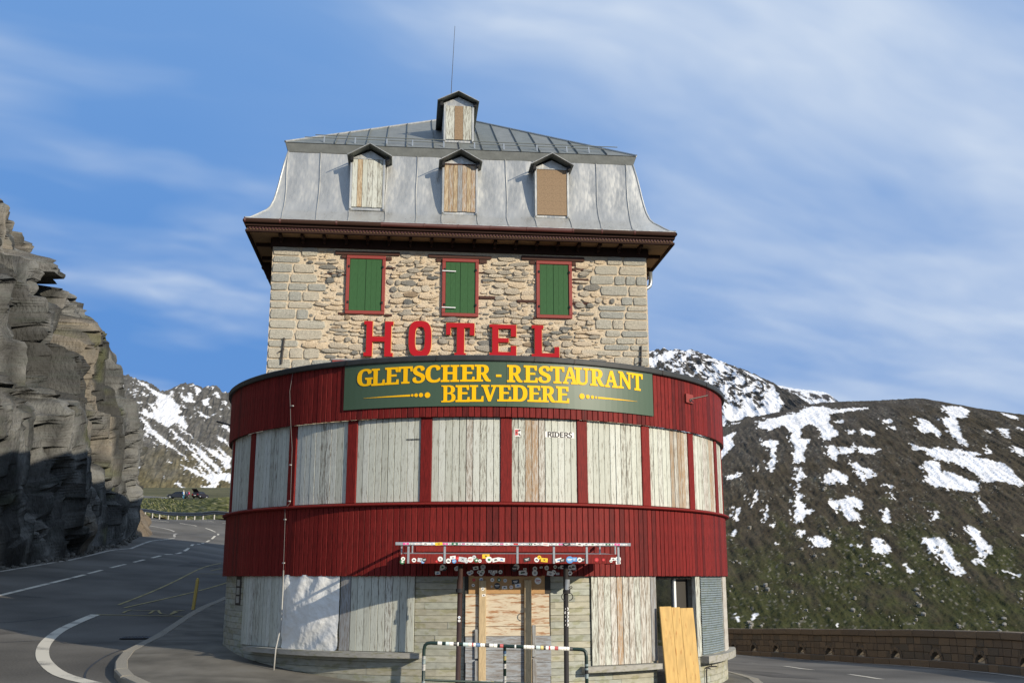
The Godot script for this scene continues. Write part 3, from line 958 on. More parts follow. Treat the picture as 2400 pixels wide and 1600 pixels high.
func build_letters() -> void:
	var sets := {
		"H": [0,0, .29,0, .29,.42, .71,.42, .71,0, 1,0, 1,.1, .93,.1, .93,.9, 1,.9, 1,1, .71,1, .71,.56, .29,.56, .29,1, 0,1, 0,.9, .08,.9, .08,.1, 0,.1],
		"T": [.30,0, .70,0, .70,.08, .64,.08, .64,.86, .84,.86, .84,.63, 1,.63, 1,1, 0,1, 0,.63, .16,.63, .16,.86, .38,.86, .38,.08, .30,.08],
		"E": [0,0, 1,0, 1,.32, .80,.32, .80,.12, .33,.12, .33,.43, .72,.43, .72,.56, .33,.56, .33,.87, .80,.87, .80,.62, 1,.62, 1,1, 0,1, 0,.91, .10,.91, .10,.09, 0,.09],
		"L": [0,0, 1,0, 1,.32, .83,.32, .83,.12, .37,.12, .37,.9, .43,.9, .43,1, 0,1, 0,.9, .11,.9, .11,.09, 0,.09],
	}
	var at := [["H", -2.30, -1.62, 5.0, 5.84], ["O", -1.26, -0.725, 5.01, 5.87], ["T", -0.38, 0.29, 5.055, 5.845], ["E", 0.65, 1.285, 5.075, 5.83], ["L", 1.655, 2.315, 5.065, 5.835]]
	var root := thing("hotel_lettering", "big red slab-serif letters spelling HOTEL on the stone wall", "sign", HOUSE.position + HOUSE.basis * H(0, 5.0, 0.0), HOUSE.rotation.y)
	var o := H(0, 5.0, 0.0)
	for a in at:
		var w: float = a[2] - a[1]
		var h: float = a[4] - a[3]
		var xf := T(Vector3(a[1], a[3] - 5.0, 0))
		var s := S()
		var b := S()
		if a[0] == "O":
			for i in 40:
				var q: Array = []
				for t in [i, i + 1]:
					var an: float = TAU * t / 40.0
					var e := pow(pow(absf(cos(an)), 3.2) + pow(absf(sin(an)), 3.2), -1.0 / 3.2)
					var dir := Vector2(cos(an), sin(an)) * e
					q.append([dir, Vector2(w * 0.5, h * 0.5) + dir * Vector2(w, h) * 0.5, Vector2(w * 0.5, h * 0.5) + dir * Vector2(w * 0.215, h * 0.335)])
				for lay in [[s, 0.072, 0.112, 0.0], [b, 0.050, 0.0715, 0.012]]:
					var oo: Array = []
					for k in 2:
						oo.append(xf * Vector3(q[k][1].x + q[k][0].x * lay[3], q[k][1].y + q[k][0].y * lay[3], 0))
						oo.append(xf * Vector3(q[k][2].x - q[k][0].x * lay[3], q[k][2].y - q[k][0].y * lay[3], 0))
					var z0 := Vector3(0, 0, lay[1])
					var z1 := Vector3(0, 0, lay[2])
					quad(lay[0], oo[0] + z1, oo[2] + z1, oo[3] + z1, oo[1] + z1)
					quad(lay[0], oo[0] + z0, oo[2] + z0, oo[2] + z1, oo[0] + z1)
					quad(lay[0], oo[3] + z0, oo[1] + z0, oo[1] + z1, oo[3] + z1)
					quad(lay[0], oo[1] + z0, oo[3] + z0, oo[2] + z0, oo[0] + z0)
		else:
			var p := pv(sets[a[0]])
			for i in p.size():
				p[i] = Vector2(p[i].x * w, p[i].y * h)
			plate(s, p, 0.072, 0.112, xf)
			var g := Geometry2D.offset_polygon(p, 0.012, Geometry2D.JOIN_MITER)
			plate(b, g[0], 0.050, 0.0715, xf)
		var l := part("letter_" + a[0].to_lower(), s, M.letter_red, root)
		part("rim", b, M.rim_yellow, l)
		s = S()
		for fx in [0.22, 0.78]:
			for fy in [0.06, 0.94]:
				tube(s, [Vector3(a[1] + w * fx, a[3] - 5.0 + h * fy, -0.02), Vector3(a[1] + w * fx, a[3] - 5.0 + h * fy, 0.055)], 0.012, 6)
		part("standoff", s, M.dark_iron, l)

func build_house() -> void:
	HOUSE = thing("hotel_building", "tall pale rubble-stone hotel with silver mansard roof and boarded dormers", "building", V(-1.188, -1.9, 23.956), 0.1012)
	build_masonry(HOUSE)
	build_shutters(HOUSE)
	build_eaves(HOUSE)
	build_roof(HOUSE)
	build_letters()

# ---------- round restaurant annexe: angles in degrees from the front (+ to the right), y from eye level ----------
const DB := 2.6
func R(r: float, a: float, y: float) -> Vector3:
	return ap(r, a, y + DB)

func parc(s: SurfaceTool, r0: float, r1: float, y0: float, y1: float, a0: float, a1: float, n := 0) -> void:
	# curved block with square section
	if n == 0:
		n = maxi(2, int(absf(a1 - a0) / 1.5))
	var pr := [Vector2(r0, y0 + DB), Vector2(r1, y0 + DB), Vector2(r1, y1 + DB), Vector2(r0, y1 + DB), Vector2(r0, y0 + DB)]
	arc(s, pr, a0, a1, n)
	pr.pop_back()
	cap_arc(s, pr, a0)
	cap_arc(s, pr, a1)

func at_angle(a: float) -> Basis:
	return Basis(Vector3.UP, deg_to_rad(a))

func board_mesh(w: float, h: float, t: float, b := 0.004) -> ArrayMesh:
	var s := S()
	cbox(s, T(Vector3(0, h * 0.5, 0)), Vector3(w, h, t), b)
	return commit(s)

func cladding(called: String, y0: float, y1: float, r: float, a0: float, a1: float) -> void:
	var s := S()
	parc(s, r - 0.05, r - 0.028, y0 + 0.004, y1, a0, a1)
	var base := part(called, s, M.old_timber, DRUM)
	var n := int(round((a1 - a0) / 1.142))
	var st := (a1 - a0) / n
	var meshes := [board_mesh(2.0 * r * tan(deg_to_rad(st * 0.5)) - 0.008, y1 - y0, 0.024, 0.005), board_mesh(2.0 * r * tan(deg_to_rad(st * 0.5)) - 0.011, y1 - y0 + 0.004, 0.024, 0.005)]
	var last := 0
	for i in n:
		var a := a0 + st * (i + 0.5)
		var v := rng.randi() % 6
		if rng.randf() < (0.24 if a > 22.0 else 0.08):
			v = 6
		last = v
		var j := i % 2
		mi("board", meshes[j], M["red_%d" % v], base, T(R(r - 0.016 + rng.randf_range(-0.002, 0.002), a, y0 - (0.004 if j else 0.0)), at_angle(a + rng.randf_range(-0.4, 0.4))))

func plank_field(called: String, a0: float, a1: float, y0: float, y1: float, r: float, kinds: Array, per := 1.285, meet := -1.0) -> Node3D:
	var s := S()
	parc(s, r - 0.05, r - 0.012, y0, y1, a0, a1)
	var base := part(called, s, M.hinge, DRUM)
	var n := maxi(2, int(round((a1 - a0) / per)))
	var st := (a1 - a0) / n
	var w := 2.0 * r * tan(deg_to_rad(st * 0.5))
	var mesh := board_mesh(w - 0.007, y1 - y0 - 0.004, 0.022, 0.003)
	var mesh2 := board_mesh(w - 0.012, y1 - y0 - 0.004, 0.022, 0.003)
	for i in n:
		var a := a0 + st * (i + 0.5)
		var f := (i + 0.5) / n
		var kind: String = kinds[clampi(int(f * kinds.size()), 0, kinds.size() - 1)]
		var mid := absf(f - 0.5) < 0.51 / n
		mi("board", mesh2 if mid else mesh, M["%s_%d" % [kind, rng.randi() % 4]], base, T(R(r + rng.randf_range(-0.002, 0.003), a, y0 + 0.002), at_angle(a)))
	return base

func concrete(a0: float, a1: float, y0: float, y1: float, r: float, called := "concrete_wall") -> void:
	var s := S()
	var y := y0
	var step := 0.104
	while y < y1 - 0.01:
		var yt := minf(y + step, y1)
		var a := a0 - rng.randf_range(0.0, 5.0)
		while a < a1:
			var b := a + rng.randf_range(5.0, 14.0)
			var t := rng.randf_range(0.86, 1.10)
			var warm := rng.randf_range(-0.02, 0.02)
			s.set_color(Color((0.41 + warm) * t, 0.41 * t, (0.335 - warm) * t))
			var rr := r + rng.randf_range(-0.004, 0.004)
			var p := maxf(a, a0)
			var q := minf(b, a1)
			if q > p:
				var n := maxi(1, int((q - p) / 1.6))
				arc(s, [Vector2(rr - 0.010, y + DB), Vector2(rr, y + 0.006 + DB), Vector2(rr, yt - 0.004 + DB), Vector2(rr - 0.010, yt + DB)], p, q, n)
			a = b
		y = yt
	s.set_color(Color(0.3, 0.29, 0.24))
	parc(s, r - 0.30, r - 0.012, y0, y1, a0, a1)
	part(called, s, M.concrete, DRUM)

func build_drum() -> void:
	rng.seed = 909
	DRUM = thing("rotunda_annexe", "round dark-red boarded restaurant annexe with white shuttered windows on a concrete base", "building", V(-0.735, -DB, 22.39))
	var s := S()
	concrete(-96.0, 38.9, -2.6, 0.05, 5.10)
	concrete(53.2, 96.0, -2.6, 0.05, 5.10)
	# floor, flat roof and back closing wall keep the inside dark
	s = S()
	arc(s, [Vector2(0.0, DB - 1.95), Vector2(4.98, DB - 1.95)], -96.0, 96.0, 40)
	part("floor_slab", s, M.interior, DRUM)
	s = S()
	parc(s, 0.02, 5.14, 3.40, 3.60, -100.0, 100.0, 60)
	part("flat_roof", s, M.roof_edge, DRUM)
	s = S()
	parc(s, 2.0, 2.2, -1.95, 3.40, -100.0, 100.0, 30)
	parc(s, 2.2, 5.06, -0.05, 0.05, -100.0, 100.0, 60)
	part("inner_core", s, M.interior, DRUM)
	cladding("lower_cladding", 0.0, 1.135, 5.185, -96.0, 96.0)
	cladding("upper_cladding", 2.60, 3.57, 5.215, -96.0, 96.0)
	s = S()
	arc(s, [Vector2(5.14, 1.132 + DB), Vector2(5.235, 1.136 + DB), Vector2(5.255, 1.150 + DB), Vector2(5.255, 1.168 + DB), Vector2(5.235, 1.182 + DB), Vector2(5.08, 1.20 + DB)], -96.0, 96.0, 128)
	part("window_ledge", s, M.red_2, DRUM)
	s = S()
	arc(s, [Vector2(5.16, 3.545 + DB), Vector2(5.262, 3.545 + DB), Vector2(5.270, 3.56 + DB), Vector2(5.275, 3.628 + DB), Vector2(5.255, 3.645 + DB), Vector2(5.1, 3.65 + DB), Vector2(0.1, 3.66 + DB)], -100.0, 100.0, 128)
	part("roof_edge_flashing", s, M.roof_edge, DRUM)
	for a in [-24.0, -6.0, 12.2, 20.0, 41.0, 58.0]:
		s = S()
		parc(s, 5.27, 5.278, 3.55, 3.632, a, a + 0.35, 1)
		part("flashing_clip", s, M.dark_iron, DRUM)
	# window band: red posts every 15 degrees, two plank shutters in each bay
	var pm := S()
	cbox(pm, T(Vector3(0, 0.705, 0)), Vector3(0.192, 1.41, 0.07), 0.008)
	var pmesh := commit(pm)
	var wear := {-1: ["white"], 0: ["white", "white", "white", "white", "white", "bad", "white", "worn", "white", "white"], 1: ["worn", "worn", "rust", "rust", "bad", "white", "white", "white", "white", "white"], 2: ["white", "white", "white", "worn", "white"], 3: ["worn", "white", "worn", "white", "white", "rust", "bad", "rust", "rust", "bad"], 4: ["worn", "white", "worn", "bad", "worn", "rust", "bad"], 5: ["worn", "white"]}
	for i in range(-6, 6):
		var pa := 7.1 + 14.93 * i
		mi("window_post", pmesh, M["red_%d" % (i % 3 + (2 if i % 3 < 0 else 0))], DRUM, T(R(5.125, pa, 1.192), at_angle(pa)))
		var k := i + 1
		if k > -6:
			plank_field("window_shutter", pa + 1.05, pa + 13.88, 1.20, 2.605, 5.125, wear.get(i + 1, ["white", "white", "worn", "white"]))
	# ground floor: sills, shutters, timber posts
	s = S()
	parc(s, 5.09, 5.29, -1.278, -1.195, -49.0, -8.0)
	part("sill", s, M.concrete_sill, DRUM)
	s = S()
	parc(s, 5.09, 5.28, -1.525, -1.435, 21.4, 38.6)
	part("sill", s, M.concrete_sill, DRUM)
	s = S()
	parc(s, 5.09, 5.27, -1.52, -1.395, 53.8, 84.0)
	part("sill", s, M.concrete_sill, DRUM)
	plank_field("plank_shutter", -53.8, -38.9, -1.19, 0.02, 5.125, ["white", "worn", "white", "white"])
	plank_field("plank_shutter", -22.1, -9.5, -1.19, 0.02, 5.125, ["white", "white", "white", "white", "worn", "white", "white"], 1.45)
	plank_field("plank_shutter", 23.5, 37.3, -1.43, 0.02, 5.125, ["worn", "bad", "worn", "bad", "rust", "bad", "bad", "worn", "bad", "bad"], 1.38)
	for a in [[-38.8, -38.3, "worn_0"], [-24.3, -22.2, "grey_0"], [37.4, 38.85, "grey_1"], [52.1, 53.9, "worn_1"], [69.6, 79.0, "bad_0"]]:
		s = S()
		parc(s, 5.06, 5.135, -1.40 if a[0] > 37.0 else -1.19, 0.02, a[0], a[1])
		part("timber_post", s, M[a[2]], DRUM)
	s = S()
	parc(s, 5.06, 5.095, -2.6, 0.0, 52.6, 53.2)
	part("door_jamb", s, M.concrete_sill, DRUM)
	# roller shutter of narrow slats
	s = S()
	parc(s, 5.08, 5.10, -1.395, 0.02, 54.6, 69.4)
	var rs := part("roller_shutter", s, M.roller, DRUM)
	for i in 34:
		s = S()
		var y := -1.388 + i * 0.0412
		arc(s, [Vector2(5.10, y + DB), Vector2(5.122, y + 0.008 + DB), Vector2(5.126, y + 0.022 + DB), Vector2(5.118, y + 0.036 + DB), Vector2(5.10, y + 0.041 + DB)], 54.7, 69.3, 10)
		part("slat", s, M.roller, rs)
	# open doorway: glazed frame set back in the dark opening
	s = S()
	parc(s, 4.90, 4.94, -0.06, 0.05, 38.9, 53.2)
	parc(s, 4.90, 4.94, -2.0, -0.06, 38.9, 39.7)
	var df := part("doorway_frame", s, M.hinge, DRUM)
	s = S()
	parc(s, 4.88, 4.95, -2.0, 0.0, 47.2, 47.9)
	part("mullion", s, M.bolt_white, df)
	s = S()
	parc(s, 4.915, 4.92, -2.0, -0.06, 39.7, 47.2)
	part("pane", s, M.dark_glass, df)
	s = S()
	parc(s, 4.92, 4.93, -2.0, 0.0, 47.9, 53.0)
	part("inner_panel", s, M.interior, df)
	# narrow slot window with glass blocks
	s = S()
	parc(s, 5.06, 5.108, -0.52, 0.0, -59.4, -56.2)
	var sw := part("slot_window", s, M.dark_iron, DRUM)
	for i in 3:
		s = S()
		parc(s, 5.09, 5.115, -0.48 + i * 0.15, -0.36 + i * 0.15, -58.7, -56.9)
		part("glass_block", s, M.concrete_sill, sw)
	# boarded-up entrance on a flat frame
	var ax := at_angle(7.5)
	var dq := func(x0: float, x1: float, y0: float, y1: float, z0: float, z1: float, b: float, called: String, m: Material, parent: Node) -> MeshInstance3D:
		var q := S()
		cbox(q, Transform3D(ax, ax * Vector3((x0 + x1) * 0.5, (y0 + y1) * 0.5 + DB, (z0 + z1) * 0.5)), Vector3(x1 - x0, y1 - y0, z1 - z0), b)
		return part(called, q, m, parent)
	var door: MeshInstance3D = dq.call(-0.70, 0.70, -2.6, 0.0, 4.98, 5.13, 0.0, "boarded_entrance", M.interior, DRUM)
	dq.call(-0.644, 0.602, -0.278, 0.01, 5.13, 5.15, 0.002, "plywood_sheet", M.ply_orange, door)
	dq.call(-0.695, 0.672, -0.785, -0.284, 5.13, 5.156, 0.003, "plywood_sheet", M.ply, door)
	var y := -0.79
	while y > -2.5:
		var h := rng.randf_range(0.13, 0.22)
		dq.call(-0.69 + rng.randf_range(-0.01, 0.01), 0.69 + rng.randf_range(-0.01, 0.02), y - h + 0.004, y, 5.13, 5.150 + rng.randf_range(0.0, 0.005), 0.003, "plank", M.board_grey if rng.randf() < 0.75 else M.ply, door)
		y -= h
	for b in [[-0.482, -0.365, -2.6, -0.07], [0.258, 0.374, -2.6, -0.06]]:
		dq.call(b[0], b[1], b[2], b[3], 5.157, 5.215, 0.006, "batten", M.batten, door)
	for b in [[-0.545, -0.484, -1.28, -0.83], [-0.540, -0.484, -2.4, -1.31], [0.385, 0.445, -1.26, -0.77], [0.39, 0.455, -2.4, -1.29]]:
		dq.call(b[0], b[1], b[2], b[3], 5.157, 5.195, 0.005, "short_batten", M.grey_1, door)
	# lightning conductor, tap, bracket lamps
	s = S(true)
	var path := [[-37.52, 3.54], [-37.6, 3.50], [-38.16, 3.22], [-37.81, 2.61], [-37.12, 2.2], [-36.87, 1.25], [-37.9, 1.14], [-37.72, 0.94], [-37.52, 0.08], [-37.4, 0.0]]
	var pts: Array = []
	for p in path:
		pts.append(R(5.245 if p[1] > 2.62 or p[1] < 1.25 else 5.21, p[0], p[1]))
	tube(s, pts, 0.004, 6)
	var lc := part("lightning_conductor", s, M.dull_metal, DRUM)
	for p in [[-37.3, 2.95], [-37.1, 1.9], [-36.9, 1.27], [-37.9, 0.96], [-37.7, 0.22]]:
		s = S()
		cbox(s, T(R(5.235, p[0], p[1]), at_angle(p[0])), Vector3(0.05, 0.022, 0.03), 0.004)
		part("clip", s, M.white_pipe, lc)
	s = S(true)
	tube(s, [R(5.245, -37.52, 0.10), R(5.245, -37.4, -0.2), R(5.25, -37.35, -0.8), R(5.34, -37.4, -1.2), R(5.35, -37.55, -1.62)], 0.013, 8)
	part("conductor_sleeve", s, M.white_pipe, DRUM)
	s = S(true)
	tube(s, [R(5.14, 55.3, -2.4), R(5.14, 55.4, -1.66), R(5.15, 55.7, -1.60), R(5.16, 56.5, -1.59), R(5.22, 58.6, -1.60)], 0.013, 8)
	tube(s, [R(5.17, 57.3, -1.59), R(5.17, 57.3, -1.52)], 0.010, 6)
	tube(s, [R(5.16, 56.9, -1.52), R(5.18, 57.8, -1.52)], 0.008, 6)
	part("water_tap", s, M.dark_iron, DRUM)
	s = S()
	cbox(s, T(R(5.235, 50.5, 3.22), at_angle(50.5)), Vector3(0.26, 0.17, 0.03), 0.006)
	var lb := part("bracket_plate", s, M.frame_red, DRUM)
	s = S(true)
	tube(s, [R(5.22, 50.4, 3.20), R(5.55, 52.0, 3.27)], 0.016, 8)
	tube(s, [R(5.235, 50.5, 3.185), R(5.265, 50.5, 3.185)], 0.035, 8)
	part("bracket_rod", s, M.brown_pipe, lb)
	s = S(true)
	tube(s, [R(5.15, -74.0, 2.98), R(5.48, -77.0, 3.10)], 0.02, 8)
	part("bracket_rod", s, M.dark_iron, DRUM)

func word(text: String, size: float, m: Material, parent: Node, xf: Transform3D, called: String, depth := 0.003) -> void:
	var tm := TextMesh.new()
	var f := SystemFont.new()
	f.font_names = PackedStringArray(["Droid Sans"])
	f.font_weight = 700
	var fv := FontVariation.new()
	fv.base_font = f
	fv.variation_embolden = 0.0
	tm.font = fv
	tm.text = text
	tm.font_size = 64
	tm.pixel_size = size / 64.0
	tm.depth = depth
	mi(called, tm, m, parent, xf)

func build_sign() -> void:
	var root := thing("restaurant_sign", "long curved dark-green board with two lines of yellow serif lettering", "sign", DRUM.position + Vector3(0, 2.775 + DB, 0))
	var off := Vector3(0, 2.775, 0)
	for p in [[-24.4, 7.02], [7.06, 38.45]]:
		var s := S()
		var n := 24
		var pr := [Vector2(5.218, 0), Vector2(5.236, 0), Vector2(5.236, 0.775), Vector2(5.218, 0.775), Vector2(5.218, 0)]
		arc(s, pr, p[0], p[1], n)
		pr.pop_back()
		cap_arc(s, pr, p[0])
		cap_arc(s, pr, p[1])
		part("sign_board", s, M.sign_green, root)
	var font := SystemFont.new()
	font.font_names = PackedStringArray(["Droid Serif"])
	font.font_weight = 700
	var L := [["G",-21.56,-18.35,3.166,3.467], ["L",-18.56,-15.90,3.163,3.459], ["E",-15.84,-13.12,3.167,3.466], ["T",-13.19,-10.43,3.174,3.469], ["S",-10.43,-8.05,3.174,3.475], ["C",-7.99,-5.20,3.178,3.478], ["H",-5.11,-1.69,3.185,3.475], ["E",-1.51,1.14,3.188,3.477], ["R",1.14,4.10,3.190,3.480], ["-",5.08,6.09,3.274,3.314], ["R",7.13,10.01,3.189,3.483], ["E",10.25,12.89,3.192,3.485], ["S",13.02,15.44,3.194,3.489], ["T",15.34,18.13,3.199,3.491], ["A",17.77,20.85,3.200,3.494], ["U",20.05,23.28,3.199,3.499], ["R",23.39,26.46,3.201,3.501], ["A",26.61,29.62,3.199,3.496], ["N",29.66,32.93,3.204,3.504], ["T",32.92,35.72,3.199,3.503], ["B",-4.96,-2.33,2.841,3.127], ["E",-2.33,0.28,2.843,3.128], ["L",0.28,2.81,2.848,3.129], ["V",2.40,5.38,2.854,3.133], ["E",5.31,7.90,2.858,3.135], ["D",7.90,10.93,2.861,3.140], ["E",10.93,13.50,2.863,3.141], ["R",13.50,16.34,2.866,3.144], ["E",16.41,19.03,2.868,3.150]]
	var cache := {}
	for l in L:
		if not cache.has(l[0]):
			var tm := TextMesh.new()
			var fv := FontVariation.new()
			fv.base_font = font
			fv.variation_embolden = 0.0 if l[0] == "B" else 0.5
			tm.font = fv
			tm.text = l[0]
			tm.font_size = 96
			tm.pixel_size = 0.01
			tm.depth = 0.05
			tm.curve_step = 1.0
			cache[l[0]] = tm
		var m: TextMesh = cache[l[0]]
		var bb := m.get_aabb()
		var a: float = (l[1] + l[2]) * 0.5
		var w: float = deg_to_rad(l[2] - l[1]) * 5.24
		var h: float = l[4] - l[3]
		var sc := Vector3(w / bb.size.x, h / bb.size.y, 0.12)
		var b := at_angle(a) * Basis.from_scale(sc)
		var c := ap(5.241, a, (l[3] + l[4]) * 0.5 - 2.775)
		mi("letter_" + ("hyphen" if l[0] == "-" else l[0].to_lower()), m, M.letter_yellow, root, Transform3D(b, c - b * (bb.position + bb.size * 0.5)))
	for d in [[-10.42,2.970,0.022], [-9.68,2.970,0.031], [-8.76,2.971,0.037], [-7.54,2.967,0.048], [21.66,3.003,0.049], [22.86,3.002,0.036], [23.85,3.001,0.030], [24.60,3.000,0.021]]:
		var s := S()
		plate(s, ring_poly(0, 0, d[2], d[2], 24), -0.003, 0.003)
		mi("dot", commit(s), M.letter_yellow, root, T(ap(5.241, d[0], d[1] - 2.775), at_angle(d[0])))
	for t in [[-20.16, -10.80, 2.957, 2.968], [34.2, 25.01, 3.0, 2.999]]:
		var s := S()
		var n := 12
		for i in n:
			var a0: float = lerpf(t[0], t[1], float(i) / n)
			var a1: float = lerpf(t[0], t[1], float(i + 1) / n)
			var h0 := 0.016 * i / n + 0.001
			var h1 := 0.016 * (i + 1) / n + 0.001
			var y0: float = lerpf(t[2], t[3], float(i) / n) - 2.775
			var y1: float = lerpf(t[2], t[3], float(i + 1) / n) - 2.775
			quad(s, ap(5.242, a0, y0 - h0), ap(5.242, a1, y1 - h1), ap(5.242, a1, y1 + h1), ap(5.242, a0, y0 + h0))
			quad(s, ap(5.242, a0, y0 + h0), ap(5.242, a1, y1 + h1), ap(5.237, a1, y1 + h1), ap(5.237, a0, y0 + h0))
			quad(s, ap(5.237, a0, y0 - h0), ap(5.237, a1, y1 - h1), ap(5.242, a1, y1 - h1), ap(5.242, a0, y0 - h0))
		part("flourish", s, M.letter_yellow, root)

# ---------- stickers ----------
var STK: Array = []
func make_stickers() -> void:
	rng.seed = 31
	var white := Color(0.80, 0.79, 0.75)
	var black := Color(0.02, 0.02, 0.022)
	var tones := [[white, black], [white, Color(0.45, 0.03, 0.03)], [white, Color(0.03, 0.18, 0.06)], [Color(0.85, 0.55, 0.03), black], [white, Color(0.10, 0.25, 0.50)], [black, white], [Color(0.03, 0.16, 0.07), white], [Color(0.55, 0.57, 0.58), Color(0.15, 0.17, 0.18)], [Color(0.50, 0.02, 0.03), Color(0.7, 0.1, 0.08)], [Color(0.10, 0.30, 0.60), white], [white, Color(0.35, 0.36, 0.36)], [Color(0.75, 0.08, 0.30), white]]
	for i in tones.size():
		for shape in 2:
			var s := S()
			s.set_color(tones[i][0])
			if shape == 0:
				plate(s, ring_poly(0, 0, 0.5, 0.5, 18), 0.0, 0.6)
			else:
				plate(s, pv([-0.6, -0.36, 0.6, -0.36, 0.6, 0.36, -0.6, 0.36]), 0.0, 0.6)
			s.set_color(tones[i][1])
			match i % 4:
				0:
					plate(s, pv([-0.34, -0.14, -0.05, 0.24, 0.06, 0.05, 0.15, 0.18, 0.34, -0.14]), 0.6, 0.9)
				1:
					plate(s, pv([-0.36, 0.02, 0.36, 0.06, 0.36, 0.16, -0.36, 0.13]), 0.6, 0.9)
					plate(s, pv([-0.26, -0.16, 0.26, -0.14, 0.26, -0.07, -0.26, -0.08]), 0.6, 0.9)
				2:
					plate(s, ring_poly(0.02, -0.02, 0.24, 0.20, 12), 0.6, 0.9)
				3:
					plate(s, pv([-0.22, -0.22, 0.0, -0.05, 0.22, -0.24, 0.10, 0.05, 0.25, 0.22, 0.0, 0.12, -0.24, 0.24, -0.10, 0.04]), 0.6, 0.9)
			STK.append(commit(s))

func stick(parent: Node, at: Vector3, b: Basis, size: float, which := -1, called := "sticker") -> void:
	if which < 0:
		which = rng.randi() % STK.size()
	mi(called, STK[which], M.sticker, parent, Transform3D(b * Basis(Vector3.BACK, rng.randf_range(-0.25, 0.25)) * Basis.from_scale(Vector3(size, size, 0.002)), at))

func wrap_tube(parent: Node, a: Vector3, b: Vector3, r: float, cover: float) -> void:
	# coloured sticker bands wrapped round a pipe
	var len := a.distance_to(b)
	var t := 0.02
	while t < len - 0.1:
		var w := rng.randf_range(0.018, 0.065)
		if rng.randf() < cover:
			var s := S(true)
			var c: Color = [Color(0.78, 0.78, 0.74), Color(0.72, 0.72, 0.68), Color(0.6, 0.62, 0.6), Color(0.05, 0.05, 0.05), Color(0.10, 0.18, 0.32), Color(0.4, 0.08, 0.08), Color(0.6, 0.5, 0.2), Color(0.45, 0.55, 0.56), Color(0.78, 0.77, 0.72), Color(0.7, 0.69, 0.64), Color(0.06, 0.06, 0.06), Color(0.75, 0.74, 0.7)][rng.randi() % 12]
			s.set_color(c)
			tube(s, [a.lerp(b, t / len), a.lerp(b, (t + w * 0.92) / len)], r, 10)
			part("sticker_band", s, M.sticker, parent)
		t += w

